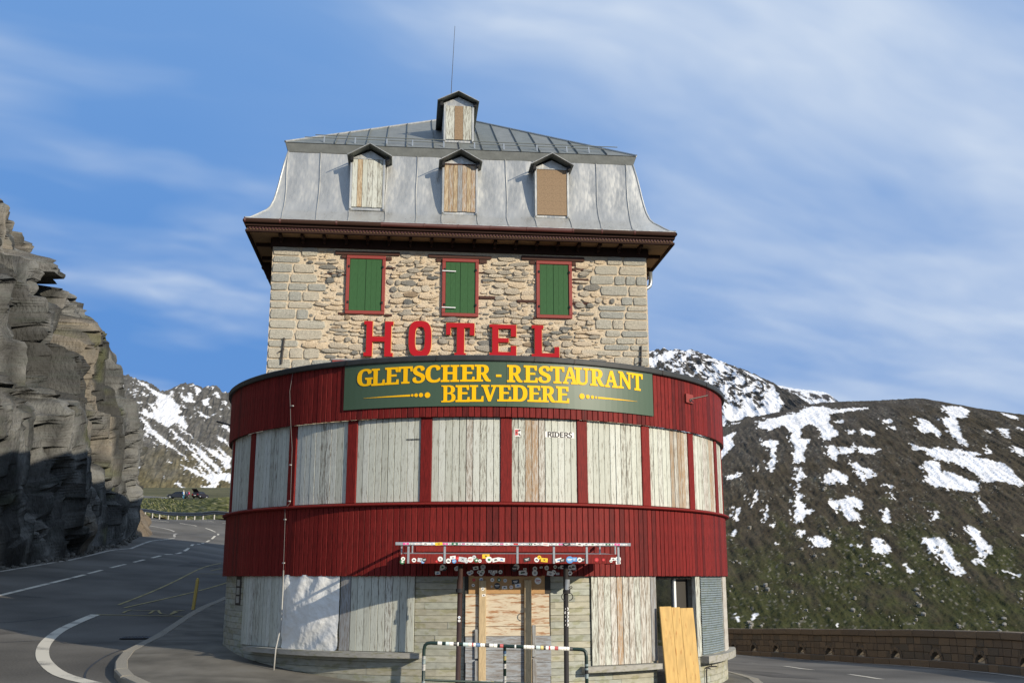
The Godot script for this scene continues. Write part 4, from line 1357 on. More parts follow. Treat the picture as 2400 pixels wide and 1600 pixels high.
func build_canopy() -> void:
	rng.seed = 611
	var a := 7.5
	var at := DRUM.position + ap(5.44, a, 0.0)
	var root := thing("entrance_canopy", "dark-red flat entrance canopy on two brown pipe posts, covered in stickers", "canopy", at, deg_to_rad(a))
	root.scale.x = 1.05
	root.position -= root.basis.x.normalized() * 0.03
	var Y := func(y: float) -> float: return y + DB
	var q := func(called: String, lo: Vector3, hi: Vector3, m: Material, parent: Node, b: float) -> MeshInstance3D:
		var s := S()
		box(s, lo + Vector3(0, DB, 0), hi + Vector3(0, DB, 0), b)
		return part(called, s, m, parent)
	var fas: MeshInstance3D = q.call("fascia_board", Vector3(-1.60, 0.188, 0.46), Vector3(1.59, 0.335, 0.50), M.red_2, root, 0.005)
	q.call("side_board", Vector3(-1.66, 0.186, -0.20), Vector3(-1.602, 0.33, 0.50), M.red_1, root, 0.005)
	q.call("side_board", Vector3(1.55, 0.186, -0.28), Vector3(1.592, 0.33, 0.458), M.red_4, root, 0.005)
	q.call("wall_ledger", Vector3(-1.42, 0.375, -0.27), Vector3(1.30, 0.47, -0.17), M.red_2, root, 0.012)
	var s := S()
	slab(s, [Vector3(-1.6, 0.352 + DB, -0.27), Vector3(-1.6, 0.318 + DB, 0.46), Vector3(1.55, 0.318 + DB, 0.46), Vector3(1.55, 0.352 + DB, -0.27)], 0.018)
	part("roof_panel", s, M.grey_0, root)
	s = S()
	# solid square rail; dark end plates painted as the shade of hollow ends
	box(s, Vector3(-1.74, 0.462 + DB, 0.500), Vector3(1.79, 0.510 + DB, 0.548), 0.004)
	var rail := part("top_rail", s, M.galvanised, root)
	for e in [-1.741, 1.791]:
		s = S()
		box(s, Vector3(e - 0.003, 0.470 + DB, 0.508), Vector3(e + 0.003, 0.502 + DB, 0.540))
		part("rail_end_shade", s, M.hinge, rail)
	for x in [-1.545, -1.012, 0.07, 0.62, 1.12, 1.605]:
		q.call("upright", Vector3(x - 0.017, 0.190, 0.5005), Vector3(x + 0.017, 0.462, 0.512), M.galvanised, root, 0.003)
	for x in [[-1.64, -1.47], [1.36, 1.66]]:
		q.call("side_upright", Vector3(x[0] - 0.012, 0.33, 0.30), Vector3(x[0] + 0.012, 0.475, 0.33), M.galvanised, root, 0.003)
		q.call("side_upright", Vector3(x[1] - 0.012, 0.33, 0.02), Vector3(x[1] + 0.012, 0.475, 0.05), M.galvanised, root, 0.003)
	for x in [-1.64, 1.68]:
		s = S()
		bar(s, Vector3(x, 0.487 + DB, 0.499), Vector3(x + (0.12 if x < 0.0 else -0.2), 0.487 + DB, -0.42), 0.036, 0.036, 0.004)
		part("side_rail", s, M.galvanised, root)
	for x in [-0.79, 0.82]:
		var gz: float = -DB
		s = S(true)
		tube(s, [Vector3(x, 0.32, 0.32), Vector3(x + (0.03 if x < 0.0 else 0.01), 0.20 + DB, 0.32)], 0.037, 12)
		var po := part("post", s, M.brown_pipe if x < 0.0 else M.dark_iron, root)
		s = S(true)
		var yc := -0.22 if x < 0.0 else -0.24
		tube(s, [Vector3(x + 0.02, yc - 0.03 + DB, 0.32), Vector3(x + 0.02, yc + 0.03 + DB, 0.32)], 0.056, 12)
		part("collar", s, M.dark_iron, po)
		s = S(true)
		tube(s, [Vector3(x + 0.02, yc + 0.02 + DB, 0.32), Vector3(x + 0.026, -0.05 + DB, 0.32)], 0.045, 12)
		part("sleeve", s, M.brown_pipe if x < 0.0 else M.galvanised, po)
		if x > 0.0:
			s = S(true)
			for side in [-1.0, 1.0]:
				var pts: Array = []
				for i in 13:
					var t := PI * i / 12.0 - PI * 0.5
					pts.append(Vector3(x + 0.02 + side * (0.03 + 0.055 * cos(t)), -0.315 + 0.055 * sin(t) + DB, 0.36))
				tube(s, pts, 0.007, 6)
			tube(s, [Vector3(x + 0.02, -0.20 + DB, 0.35), Vector3(x + 0.09, -0.15 + DB, 0.36), Vector3(x + 0.10, -0.17 + DB, 0.36), Vector3(x + 0.03, -0.23 + DB, 0.35)], 0.006, 6)
			part("clamp_handle", s, M.dark_iron, po)
			for k in 5:
				stick(po, Vector3(x + 0.015, -0.5 - 0.06 * k + DB, 0.352), Basis(), 0.055, [0, 1, 4, 8, 20][k])
		else:
			for k in 2:
				stick(po, Vector3(x + 0.015, -0.62 - 0.05 * k + DB, 0.358), Basis(), 0.04, [8, 20][k])
	# stickers on the fascia: x, y, size, design
	for t in [[-1.62, 0.26, 0.06, 4], [-1.63, 0.215, 0.07, 12], [-1.46, 0.24, 0.065, 0], [-1.36, 0.24, 0.08, 15], [-1.33, 0.215, 0.05, 18], [-1.31, 0.245, 0.065, 10], [-1.13, 0.22, 0.035, 16], [-1.075, 0.258, 0.075, 20], [-0.955, 0.23, 0.075, 0], [-0.89, 0.28, 0.07, 21], [-0.87, 0.225, 0.065, 18], [-0.82, 0.268, 0.06, 16], [-0.745, 0.25, 0.10, 15], [-0.69, 0.222, 0.055, 14], [-0.63, 0.25, 0.085, 2], [-0.575, 0.285, 0.06, 14], [-0.54, 0.24, 0.065, 12], [-0.49, 0.23, 0.05, 0], [-0.40, 0.30, 0.09, 7], [-0.355, 0.25, 0.095, 4], [-0.255, 0.247, 0.085, 1], [-0.165, 0.25, 0.08, 9], [0.215, 0.252, 0.085, 11], [0.36, 0.25, 0.075, 0], [0.40, 0.285, 0.06, 6], [0.475, 0.245, 0.085, 7], [0.69, 0.245, 0.08, 9], [0.75, 0.24, 0.07, 11], [0.86, 0.25, 0.11, 18], [0.92, 0.255, 0.09, 19], [1.01, 0.25, 0.075, 0], [1.06, 0.25, 0.06, 10], [1.27, 0.25, 0.065, 16], [1.375, 0.25, 0.045, 16], [1.49, 0.232, 0.045, 4], [1.525, 0.262, 0.06, 1], [1.60, 0.262, 0.085, 8], [1.60, 0.205, 0.06, 9]]:
		stick(fas, Vector3(t[0], t[1] + DB, 0.5015 + rng.randf_range(0.0, 0.0018)), Basis(), t[2], t[3])
	var x := -1.62
	while x < 1.72:
		var w := rng.randf_range(0.03, 0.10)
		stick(rail, Vector3(x + w * 0.5, 0.486 + DB, 0.5485), Basis.from_scale(Vector3(1.0, 0.62, 1.0)), w, [1, 3, 5, 7, 9, 1, 9, 21, 13, 15, 17, 23, 1, 21, 9, 11, 3][rng.randi() % 17])
		x += w * 1.22
	# stickers on the boards above the door and on the plywood
	for i in 46:
		var an := rng.randf_range(-5.5, 20.5)
		stick(DRUM, R(5.186 + rng.randf_range(0.003, 0.006), an, [0.055, 0.13][i % 2] + rng.randf_range(-0.02, 0.02)), at_angle(an), rng.randf_range(0.035, 0.10), [0, 4, 8, 20, 10, 14, 1, 9, 21, 15][rng.randi() % 10], "wall_sticker")
	var ax := at_angle(7.5)
	for t in [[-0.56, -0.06, 0.05, 16], [-0.44, -0.055, 0.065, 8], [-0.26, -0.06, 0.065, 20], [-0.15, -0.06, 0.06, 12], [-0.05, -0.07, 0.06, 14], [0.12, -0.09, 0.10, 11], [0.49, -0.075, 0.11, 2], [-0.18, -0.155, 0.10, 10], [-0.06, -0.18, 0.07, 1], [0.05, -0.175, 0.06, 2], [-0.57, -0.145, 0.05, 0], [0.16, -0.15, 0.08, 9], [-0.27, -0.165, 0.03, 0]]:
		stick(DRUM, ax * Vector3(t[0], t[1] + DB, 5.153), ax, t[2], t[3], "wall_sticker")
	for t in [[-0.42, -0.20, 0.055, 0], [-0.405, -0.30, 0.05, 1]]:
		stick(DRUM, ax * Vector3(t[0], t[1] + DB, 5.217), ax, t[2], t[3], "wall_sticker")
	# printed strips on the window shutters
	s = S()
	parc(s, 5.139, 5.142, 2.285, 2.385, 14.6, 20.4, 8)
	var ban := part("banner_strip", s, M.paper, DRUM)
	var letters := "RIDERS"
	for i in 6:
		var an: float = [15.45, 16.15, 16.92, 17.85, 18.75, 19.65][i]
		word(letters[i], 0.128, M.ink, ban, Transform3D(at_angle(an) * Basis.from_scale(Vector3(1.22, 1.0, 1.0)), R(5.1435, an, 2.3345)), "letter")
	letters = "CRASHOUTBOYS"
	for i in 12:
		var an := -11.6 + i * 0.218
		word(letters[i], 0.036, M.ink, DRUM, T(R(5.142, an, 2.235), at_angle(an)), "small_letter", 0.002)
	s = S()
	s.set_color(Color(0.78, 0.77, 0.72))
	plate(s, pv([-0.055, -0.065, 0.055, -0.065, 0.055, 0.065, -0.055, 0.065]), 0.0, 0.0012)
	s.set_color(Color(0.5, 0.06, 0.06))
	plate(s, pv([-0.045, -0.05, 0.01, -0.04, 0.0, 0.01, 0.02, 0.05, -0.045, 0.05]), 0.0012, 0.002)
	s.set_color(Color(0.02, 0.02, 0.02))
	plate(s, pv([0.012, -0.035, 0.05, -0.06, 0.05, -0.045, 0.02, 0.0]), 0.0012, 0.002)
	plate(s, pv([0.02, 0.05, 0.005, 0.015, 0.05, 0.03, 0.05, 0.055]), 0.0012, 0.002)
	plate(s, ring_poly(-0.02, 0.0, 0.012, 0.014, 10), 0.002, 0.0026)
	mi("flag_sticker", commit(s), M.sticker, DRUM, T(R(5.141, 9.3, 2.35), at_angle(9.3)))

func build_handrail() -> void:
	rng.seed = 88
	var root := thing("handrail", "dark-green tubular handrail wrapped in stickers before the boarded entrance", "handrail", V(-0.1, G(-0.1, 14.8), 14.8))
	var o := root.position
	var P := func(x: float, y: float, d: float) -> Vector3: return V(x, y, d) - o
	var m := mat("rail_green", lin(0.012, 0.030, 0.024), 0.4)
	var a: Vector3 = P.call(-1.205, -0.895, 14.85)
	var b: Vector3 = P.call(1.01, -0.985, 14.75)
	var s := S(true)
	var la: Vector3 = P.call(-1.215, G(-1.2, 14.85) - 0.05, 14.85)
	var lb: Vector3 = P.call(1.02, G(1.0, 14.75) - 0.05, 14.75)
	tube(s, [la, P.call(-1.213, -0.99, 14.85), P.call(-1.20, -0.93, 14.85), P.call(-1.17, -0.903, 14.85), P.call(-1.12, -0.897, 14.85), P.call(0.93, -0.975, 14.75), P.call(0.98, -0.985, 14.75), P.call(1.005, -1.01, 14.75), P.call(1.015, -1.07, 14.75), lb], 0.024, 10)
	var fr := part("rail_frame", s, m, root)
	s = S(true)
	tube(s, [P.call(-0.10, -0.945, 14.8), P.call(-0.10, G(-0.1, 14.8) - 0.05, 14.8)], 0.022, 10)
	part("centre_post", s, m, root)
	s = S(true)
	tube(s, [P.call(-1.21, -1.385, 14.85), P.call(1.015, -1.455, 14.75)], 0.016, 10)
	part("lower_bar", s, m, root)
	wrap_tube(fr, P.call(-1.10, -0.898, 14.85), P.call(0.92, -0.9745, 14.75), 0.026, 0.86)
	wrap_tube(fr, P.call(-1.213, -1.0, 14.85), la, 0.026, 0.7)
	wrap_tube(fr, P.call(1.015, -1.1, 14.75), lb, 0.026, 0.7)
	wrap_tube(fr, P.call(-0.10, -0.98, 14.8), P.call(-0.10, -1.7, 14.8), 0.024, 0.8)
	wrap_tube(fr, P.call(-0.45, -1.409, 14.82), P.call(0.1, -1.426, 14.8), 0.018, 0.7)

func build_tarp() -> void:
	var root := thing("tarpaulin", "crinkled white plastic sheet taped over a ground-floor window", "tarpaulin", DRUM.position)
	var s := S(true)
	var n := field(1.3, 5, 3)
	var f := field(4.0, 6, 3, FastNoiseLite.FRACTAL_RIDGED)
	var nu := 96
	var nv := 96
	var P := func(i: int, j: int) -> Vector3:
		var u := float(i) / nu
		var v := float(j) / nv
		var a := lerpf(-38.3, -24.35, u)
		var y := lerpf(-1.215, 0.02, v)
		if v < 0.10:
			var edge := maxf(0.0, absf(u - 0.5) - 0.42) / 0.08
			y += 0.05 * edge * edge * (1.0 - v / 0.10)
		# slack folds run from the upper corners down to the middle
		var fold := 0.026 * sin((u * 9.0 + (1.0 - v) * 5.0) * 2.1) * smoothstep(0.5, 0.9, v) * (1.0 - 0.6 * u)
		fold += 0.014 * sin((u * 5.0 - v * 7.0) * 2.6) * smoothstep(0.5, 0.1, v)
		var bulge := 0.05 * sin(PI * u) * sin(PI * v) + 0.035 * smoothstep(0.7, 1.0, u) * smoothstep(0.45, 0.0, v)
		var cr := 0.012 * n.get_noise_2d(u * 2.2, v * 2.2) + 0.008 * f.get_noise_2d(u * 0.8, v * 0.8)
		return R(5.145 + maxf(0.0, bulge + fold + cr + 0.012), a, y)
	for j in nv:
		for i in nu:
			quad(s, P.call(i, j), P.call(i + 1, j), P.call(i + 1, j + 1), P.call(i, j + 1))
	part("plastic_sheet", s, M.tarp, root)

func build_leaning_boards() -> void:
	var a := V(2.52, -0.50, 18.30)
	var b := V(3.17, -0.52, 18.76)
	var along := (b - a).normalized()
	var gy := G(2.9, 18.2)
	var outw := along.cross(Vector3.DOWN).normalized()
	if outw.z < 0.0:
		outw = -outw
	var foot := V(2.845, gy, 18.53) + outw * 0.14
	foot.y = gy + EYE + 0.01
	var top := (a + b) * 0.5
	var root := thing("door_panel", "fresh yellow pine board panel leaning beside the open doorway", "panel", foot)
	var up := (top - foot)
	var z := along.cross(up.normalized()).normalized()
	if z.z < 0.0:
		z = -z
	var x := up.normalized().cross(z).normalized()
	var bas := Basis(x, up.normalized(), z)
	var w := a.distance_to(b)
	var cuts := [0.0, 0.345, 0.60, 1.0]
	for i in 3:
		var s := S()
		var x0: float = (cuts[i] - 0.5) * w + 0.002
		var x1: float = (cuts[i + 1] - 0.5) * w - 0.002
		cbox(s, Transform3D(bas, bas * Vector3((x0 + x1) * 0.5, up.length() * 0.5 - 0.008 * i, 0.0)), Vector3(x1 - x0, up.length() - 0.016 * i, 0.026), 0.003)
		part("plank", s, M.pine, root)
	var s := S()
	for yy in [0.35, 1.15]:
		cbox(s, Transform3D(bas, bas * Vector3(0, yy, -0.028)), Vector3(w - 0.06, 0.10, 0.028), 0.003)
	part("ledge_batten", s, M.pine, root)

const HILL_RIDGE := [206,146.3, 256.5,176.5, 277.3,190, 311.3,199.3, 354,210.7, 378.7,219, 402.4,225.2, 444.2,231.1, 492.2,232.9, 533.2,236.5, 554.9,238.3, 567.4,237.2, 575.5,234, 601,224.2, 622.6,215.6, 645.3,209, 663.5,204.1, 683.2,194.6, 701.3,176.5]
const PEAK_RIDGE := [225.3,457.2, 262.4,480.4, 285.8,487.5, 308.9,492.3, 344.4,501.5, 354.2,497.2, 366,499.6, 382.5,493.6, 406.7,500.2, 414,489.3, 437.8,474.5, 447.8,462.9, 470.7,440.4, 492.8,426.7, 507.6,413.4, 519.6,395.3, 537.9,377.7, 549.8,362.1, 561.1,346.5, 576.9,322.8, 602.5,287.1]
const FAR_RIDGE := [815.9,637.7, 878.6,621.9, 902.4,615.8, 932.7,602.9, 970.5,594.5, 1009,587.8, 1023.7,577.8, 1028.6,561.5, 1030.7,537.7, 1047.4,499.6]
const LEFT_RIDGE := [-619.1,257.4, -606.3,275.8, -590,282.1, -577.3,279, -557.6,276.9, -546.1,278.3, -535.9,273.7, -526,269.6, -508.1,264.5, -494.3,255.4, -482.9,247.9, -470.7,250.4, -465.1,257.4, -461.2,261.9, -446,261.9, -434.9,257.4, -427.1,253.4, -420,257.8, -414.4,258.8, -407.3,256.4, -397.9,246.5, -389.3,245.5, -381.1,243.6, -364.7,247.5, -332.1,239.7]
const HILL_SNOW := [[310.3,190,371.1,207.4,391.7,219,416.8,220.7,422.7,214,473.4,218,472.5,215.6,422.2,207.4,410,200.9,397.8,185.4,397.4,176.5,396.9,166.5,371.7,154.7,378.2,176.5,377.3,185.4,367.1,185.4,354.2,173.6,344,159.6,357.6,158.2,344.5,148.9,325,123.9,315.6,122,314.8,126.3,326.2,141.1,333.2,159.6,342.2,173.6,338.6,182.4,315.1,173.6,305.4,179.5], [296.8,155.5,316.9,156.9,308.3,148.9,294.7,126.3,277,105.6,283.7,121.5,292.5,128.7,301.3,143.7,293.4,146.3], [300.4,101.2,316.8,116.9,313.4,107.8,314.9,103.4,299.3,97], [290,82.6,294,78.6,287.7,72.9,290.9,69.1,284,63.5,295.1,63.5,283.5,58.1,273.4,51.1,266.3,46,268.4,52.9,276,63.5], [298.8,94.9,300.7,93.8,294.5,85.6,292.9,86.6], [468.4,191.5,482.8,196.2,483.6,190,472.7,187], [468.9,182.4,477.7,181,470.3,173.6,467.8,176.5], [431.6,176.5,444.1,172.2,436.3,165.1,425.8,169.4], [413.3,173.6,421.5,176.5,413.7,166.5,408.8,166.5], [408.4,191.5,420.9,193.1,415.3,187,407.2,188.5], [500.8,183.9,508.2,181,516.1,196.2,527.8,193.1,523.4,173.6,512.6,159.6,514.6,170.8,500,172.2], [573.6,220.7,597.5,220.7,601.8,212.3,582.4,197.8,568.3,196.2,553.3,179.5,533.6,148.9,529,146.3,530.3,156.9,540.1,182.4,548,194.6,561.5,197.8], [468.2,151.5,472,146.3,497.3,145,503.6,139.8,516.1,141.1,532.3,138.6,535.7,134.8,522,132.4,508.4,133.6,529.1,128.7,543.1,121.5,539.3,105.6,535.8,94.9,529,89,516.2,95.9,497.3,95.9,498.5,116.9,487.6,123.9,478.4,127.5,474.8,141.1,464.6,142.4], [458.6,123.9,474.9,123.9,462.8,107.8,473.8,110.1,478.8,101.2,489.3,94.9,476.7,84.6,462.3,83.6,451.3,87.6,439.2,90.7,435.1,98,446.6,105.6,451.1,116.9], [598.3,178,612.4,178,594.5,159.6,597.1,167.9], [585.6,176.5,588.9,172.2,580.7,166.5], [636,207.4,648.3,204.1,648.6,196.2,639.5,194.6], [627.6,182.4,631.3,176.5,626.2,172.2], [587.1,148.9,589.9,141.1,578.2,131.1,575.7,137.3], [554.6,148.9,549.6,137.3,540.8,136.1], [357.4,134.8,370.3,148.9,376.1,148.9,374.1,138.6,360.5,123.9,361.1,133.6], [380.8,146.3,394,143.7,404.1,154.2,401.8,148.9,388.1,136.1,373.2,134.8], [402.6,146.3,426.9,142.4,410.4,136.1,396.5,137.3], [373.2,120.4,383.1,122.7,383.9,116.9,390.9,112.3,388.8,103.4,374.9,101.2,366.4,92.8,372.3,105.6,366.2,103.4,374.9,112.3], [336.4,105.6,355.3,114.6,353,106.7,358.4,103.4,349.3,92.8,340.5,97,334.9,92.8,327,94.9], [314.6,72.9,330.7,74.8,346.9,76.7,348,71,339.8,61.7,330.9,64.4,336.3,57.2,326.8,51.1,318.8,52.9,320.8,61.7,312.6,63.5], [388.5,92.8,396.1,91.7,389.1,87.6], [354.3,56.4,366,64.4,363.7,56.4,353.2,47.7,351.5,51.1], [384.8,83.6,386.2,74.8,382.9,72.9], [217.8,61.7,226.1,65.4,217.3,54.6,211.8,48.6,211.6,51.1], [246.2,81.6,254,86.6,244.9,74.8,232.6,62.6,231.5,63.5,240.6,72.9], [235.7,80.6,236.3,78.6,232.1,73.8], [226.4,102.3,241.4,107.8,248.7,108.3,233.5,99.1], [248.4,159.6,277.1,173.6,262.1,159.6,260.5,148.9,244.7,136.1,232,125.1], [202.7,41.1,206.8,40.3,203.2,34.6,200.3,36.2], [240.8,46.9,245.9,47.7,242.6,43.5], [232.9,28.4,238.2,27.6,234.4,26.1], [250.6,69.1,250.8,67.2,245,58.1,236.3,44.4,242.6,56.4], [269.3,116.9,271.3,115.7,267.3,110.1], [396.3,51.1,407,59,415.9,61.7,400.9,51.1], [470.2,77.7,462.3,59.9,459.1,63.5], [425,46,429.1,42.7,429.7,36.2,418.8,18.1,407.4,18.1,414.2,29.9,421,37.8], [370.9,32.3,390.9,33,384.6,18.1,366.1,18.1], [326.5,33,335.5,32.3,336.7,26.9,328.9,19.4,321.1,18.6,321.1,23.8], [274.8,36.2,281.7,35.4,285.7,30.7,276,25.3,267.3,25.3], [266,41.1,269.8,41.1,264.8,34.6,260.6,36.2], [306.7,23.8,313.9,28.4,306.9,22.3], [276.5,188.5,289.7,190,275.7,184.8], [465.7,37,469.2,37.8,463.6,33], [324.9,46.9,330.4,46,326.9,42.7], [371.1,31.9,390.6,33.2,387.8,25.6,383.9,14.7,379.1,4.4,373.5,-0,366.8,1.1,368.9,11.2,372.3,21.9], [416.6,32.5,432.4,40.4,428.3,33.2,422.6,21.9,416.7,17,409.6,15.9,398.5,6.6,400,12.3,408.4,15.9,412.8,24.3], [326.7,33.2,333.5,31.9,335.4,25.6,328.9,19.4,323.9,17.6,322.4,24.3], [334.9,12.3,334.8,7.7,335.3,2.7,332,2.2], [412.5,4.9,415.6,2.7,424.1,-0.6,416.6,-1.3], [273.8,33.2,282,34.5,286,30.6,280.1,24.9,273.7,24.3,268,25.6], [180.7,-29.9,187.6,-29.5,182.8,-33.6], [172.7,-28.6,174,-29.9,169.9,-34,169.5,-31.8], [305.2,24.3,314,28.7,306.7,22.5], [321.9,10.6,322.9,7.7,320,7.7], [294.3,-21.5,297.8,-21.7,295.4,-22.6], [242.3,-35.8,245.8,-34.5,244.3,-37.1,240.2,-37.3], [233.1,28.1,237.9,28.1,235.3,25.8], [266.9,41.1,270,41.1,265.4,35.1,263.4,35.8]]
const PEAK_SNOW := [[395.1,308.3,424,325.9,429.2,308.3,455.1,339.6,468.2,325.9,455.2,304,469.6,308.3,489.2,317,497.9,348.8,527,382.7,532.2,372.8,524.6,344.2,522.7,321.5,507.7,304,452.6,291.3,381.4,272.8], [413,363.1,447.2,382.7,430.1,348.8,416.8,339.6], [449.2,387.7,478,408.2,475.9,387.7,456.3,372.8], [430.1,434.9,454.3,443.2,464,424,446,413.4,427.5,418.7], [450.2,358.3,476.1,372.8,502.7,387.7,484.9,363.1,459.2,348.8], [491.7,424,510.7,397.8,513.7,382.7,498.3,392.7], [388.3,434.9,414.7,440.4,386.1,408.2], [362.1,451.5,394.8,486.3,400.1,480.4,370.9,445.9], [314.9,460.1,352.8,492.3,377.5,489.3,353.1,468.7,321.7,445.9], [299.9,457.2,322.4,474.5,309.6,440.4,292.8,429.4], [421.3,468.7,441.7,465.8,447,451.5,427.8,457.2], [397.5,392.7,423.5,408.2,403.6,372.8]]
const LEFT_SNOW := [[-576.7,277.9,-560.1,275.8,-547.2,266.5,-544.7,259.4,-536.4,255.4,-530.3,241.6,-537.7,241.6,-542.9,249.5,-549.2,251.4,-560.7,263.5,-573.2,270.6], [-536.6,235.8,-534,237.8,-532.4,231.1], [-533.4,230.1,-519.7,225.4,-518.9,222.6,-530.3,227.3], [-516.8,225.4,-509.2,223.5,-505.5,218,-513.3,221.7], [-524.9,267.6,-517.2,264.5,-503.8,256.4,-490.2,247.5,-480.8,243.6,-467.9,238.7,-454.9,230.1,-446.2,222.6,-438,211.5,-439,206.1,-429.6,204.3,-424,195.4,-418,190.2,-416.5,182.4,-430.8,191.9,-436.4,191.9,-440.4,185.9,-457,193.7,-468.2,199,-475.2,201.6,-488.5,207.9,-496.2,208.8,-509.7,215.2,-507.3,216.1,-494.8,211.5,-487.1,210.6,-490.3,218,-483.7,215.2,-480.6,210.6,-473.7,209.7,-488.1,226.3,-479.4,220.7,-470.5,216.1,-478.9,228.2,-480.8,237.8,-496.2,247.5,-511.9,257.4], [-490.3,182.4,-486.1,182.4,-472.3,174.8,-461.3,163.2,-462,160.8,-481.9,169.8], [-495.5,191.9,-489.4,191.1,-473.1,181.6,-473.1,180.2,-483.3,185], [-468.1,177.3,-464.9,176.5,-457.9,169.8,-464.5,173.1], [-493.4,199,-487.1,197.2,-471.6,186.7,-449.9,171.5,-455.3,174,-482.4,188.5], [-487.8,202.5,-481.4,199.8,-460.1,183.3,-439.4,169.8,-422.8,158.4,-406.7,147.2,-389.3,135.5,-392.3,136.3,-413.5,150.3,-438.8,163.2,-458.8,178.2,-473.5,190.2], [-450.1,164,-441.1,158.4,-441.8,157.1], [-440.3,184.2,-429.7,178.2,-411,164.9,-396.2,153.5,-386.5,144,-373.7,133.2,-361.9,124.2,-350.3,118.3,-349.4,116.1,-360,119.7,-375,130.2,-389.2,144,-405.2,158.4,-422.9,169.8], [-403.4,163.2,-388.9,155.1,-373.2,144,-358.6,131.7,-343.8,121.2,-343.2,116.8,-357.4,125.7,-375.8,137.8], [-434.4,189.3,-421.1,183.3,-404.5,171.5,-400.2,168.2,-413.7,176.5], [-394.2,164,-379.1,154.3,-369.9,151.9,-352.3,141.7,-342.3,137.8,-336.8,124.2,-341.3,123,-349.4,134.8,-363.2,142.5], [-370,158.4,-356.5,148.8,-358.5,147.2], [-373,173.5,-355.7,163.2,-350.4,156.7,-368.7,168.2], [-366.9,157.5,-343.6,140.9,-342.3,137.8,-355.2,145.6], [-403.3,133.2,-389.3,127.2,-376.2,121.2,-362.9,116.1,-359.3,118.3,-334.4,118.3,-329.7,106.7,-344,109.5,-343.5,105.2,-344.9,99.6,-343.3,89.9,-359.5,89.9,-363.2,94,-355.7,95.4,-352.5,99.6,-366.7,101.7,-353.7,102.4,-349.3,103.8,-363.2,112.4,-380.7,119.7], [-383.9,132.5,-373,125.7,-362.6,116.8,-365.2,116.8], [-459.4,134.8,-445.5,127.2,-446.4,126.4,-457.5,132.5], [-418.9,138.1,-410.6,133.2,-411.5,132.5], [-396.3,106.7,-389.9,105.2,-376.8,97.5,-377.4,96.1,-389.5,103.1], [-453.4,245.5,-446.8,237.8,-437.6,233.9,-444.5,245.5,-436.7,241.6,-425.3,226.3,-433.5,228.2,-443.2,230.1,-449.7,237.8], [-441.4,258.4,-434,255.4,-426.7,247.5,-428,238.7,-433.3,245.5], [-419.1,232,-410,234.9,-405.5,224.5,-409.7,220.7], [-418,213.4,-411.4,211.5,-394.8,199.8,-404.5,202.5], [-416.4,256.4,-413.4,256.4,-411,247.5], [-406.4,243.6,-402.7,245.5,-393.4,233.9,-400.9,237.8], [-389.6,230.1,-383.7,228.2,-382.1,220.7], [-442.5,222.6,-433.8,218,-437.4,218], [-372.4,191.9,-360.7,183.3,-358,176.5,-368.8,185], [-415.1,116.1,-409.8,113.2,-410.7,112.4], [-470.3,249.5,-463.9,245.5,-463.4,241.6,-458.6,237.8,-465.5,239.7], [-465.2,254.4,-460.8,261,-463.2,253.4], [-532,266.5,-514.9,257.4,-520.5,259.4], [-507.1,245.5,-501.3,241.6,-500.7,237.8], [-521.5,251.4,-512.6,247.5,-515.1,246.5]]

# ---------- roads, pavement, markings ----------
func smooth_path(p: Array, step: float) -> Array:
	# p: flat list x,d -> evenly spaced points of a Catmull-Rom curve
	var pts: Array[Vector2] = []
	for i in range(0, p.size(), 2):
		pts.append(Vector2(p[i], p[i + 1]))
	var dense: Array[Vector2] = []
	for i in pts.size() - 1:
		var a := pts[maxi(i - 1, 0)]
		var b := pts[i]
		var c := pts[i + 1]
		var d := pts[mini(i + 2, pts.size() - 1)]
		for k in 20:
			dense.append(b.cubic_interpolate(c, a, d, k / 20.0))
	dense.append(pts[pts.size() - 1])
	var out: Array = [dense[0]]
	var acc := 0.0
	for i in range(1, dense.size()):
		acc += dense[i].distance_to(dense[i - 1])
		if acc >= step:
			out.append(dense[i])
			acc = 0.0
	out.append(dense[dense.size() - 1])
	return out

func ribbon(s: SurfaceTool, pts: Array, width: float, lift: float, hf: Callable) -> void:
	for i in pts.size() - 1:
		var q: Array[Vector3] = []
		for j in [i, i + 1]:
			var t: Vector2 = (pts[mini(j + 1, pts.size() - 1)] - pts[maxi(j - 1, 0)]).normalized()
			var nrm := Vector2(-t.y, t.x) * width * 0.5
			for sg in [-1.0, 1.0]:
				var w: Vector2 = pts[j] + nrm * sg
				q.append(V(w.x, hf.call(w.x, w.y) + lift, w.y))
		qout(s, q[0], q[1], q[3], q[2], q[0] + Vector3.DOWN)

func mark(called: String, path: Array, width: float, m: Material, parent: Node, lift := 0.010) -> void:
	var s := S()
	ribbon(s, smooth_path(path, 0.35), width, lift, G)
	part(called, s, m, parent)

func dashes(path: Array, on: float, off: float, width: float, m: Material, parent: Node) -> void:
	var pts := smooth_path(path, 0.1)
	var run := 0.0
	var cur: Array = []
	for i in range(1, pts.size()):
		run += pts[i].distance_to(pts[i - 1])
		if fmod(run, on + off) < on:
			cur.append(pts[i])
		else:
			if cur.size() > 3:
				var s := S()
				ribbon(s, cur, width, 0.010, G)
				part("lane_dash", s, m, parent)
			cur = []

func wall_x(d: float) -> float:
	var w := [[7.6, 51.0], [9.18, 45.0], [10.37, 40.5], [11.305, 37.0], [12.34, 33.6], [13.12, 30.6], [13.42, 28.3], [13.55, 25.8], [13.3, 22.0], [12.4, 17.0]]
	for i in w.size() - 1:
		if d <= w[i][1] and d >= w[i + 1][1]:
			return lerpf(w[i][0], w[i + 1][0], (w[i][1] - d) / (w[i][1] - w[i + 1][1]))
	return 7.6 - (d - 51.0) * 0.3 if d > 51.0 else 12.4 - (17.0 - d) * 0.3

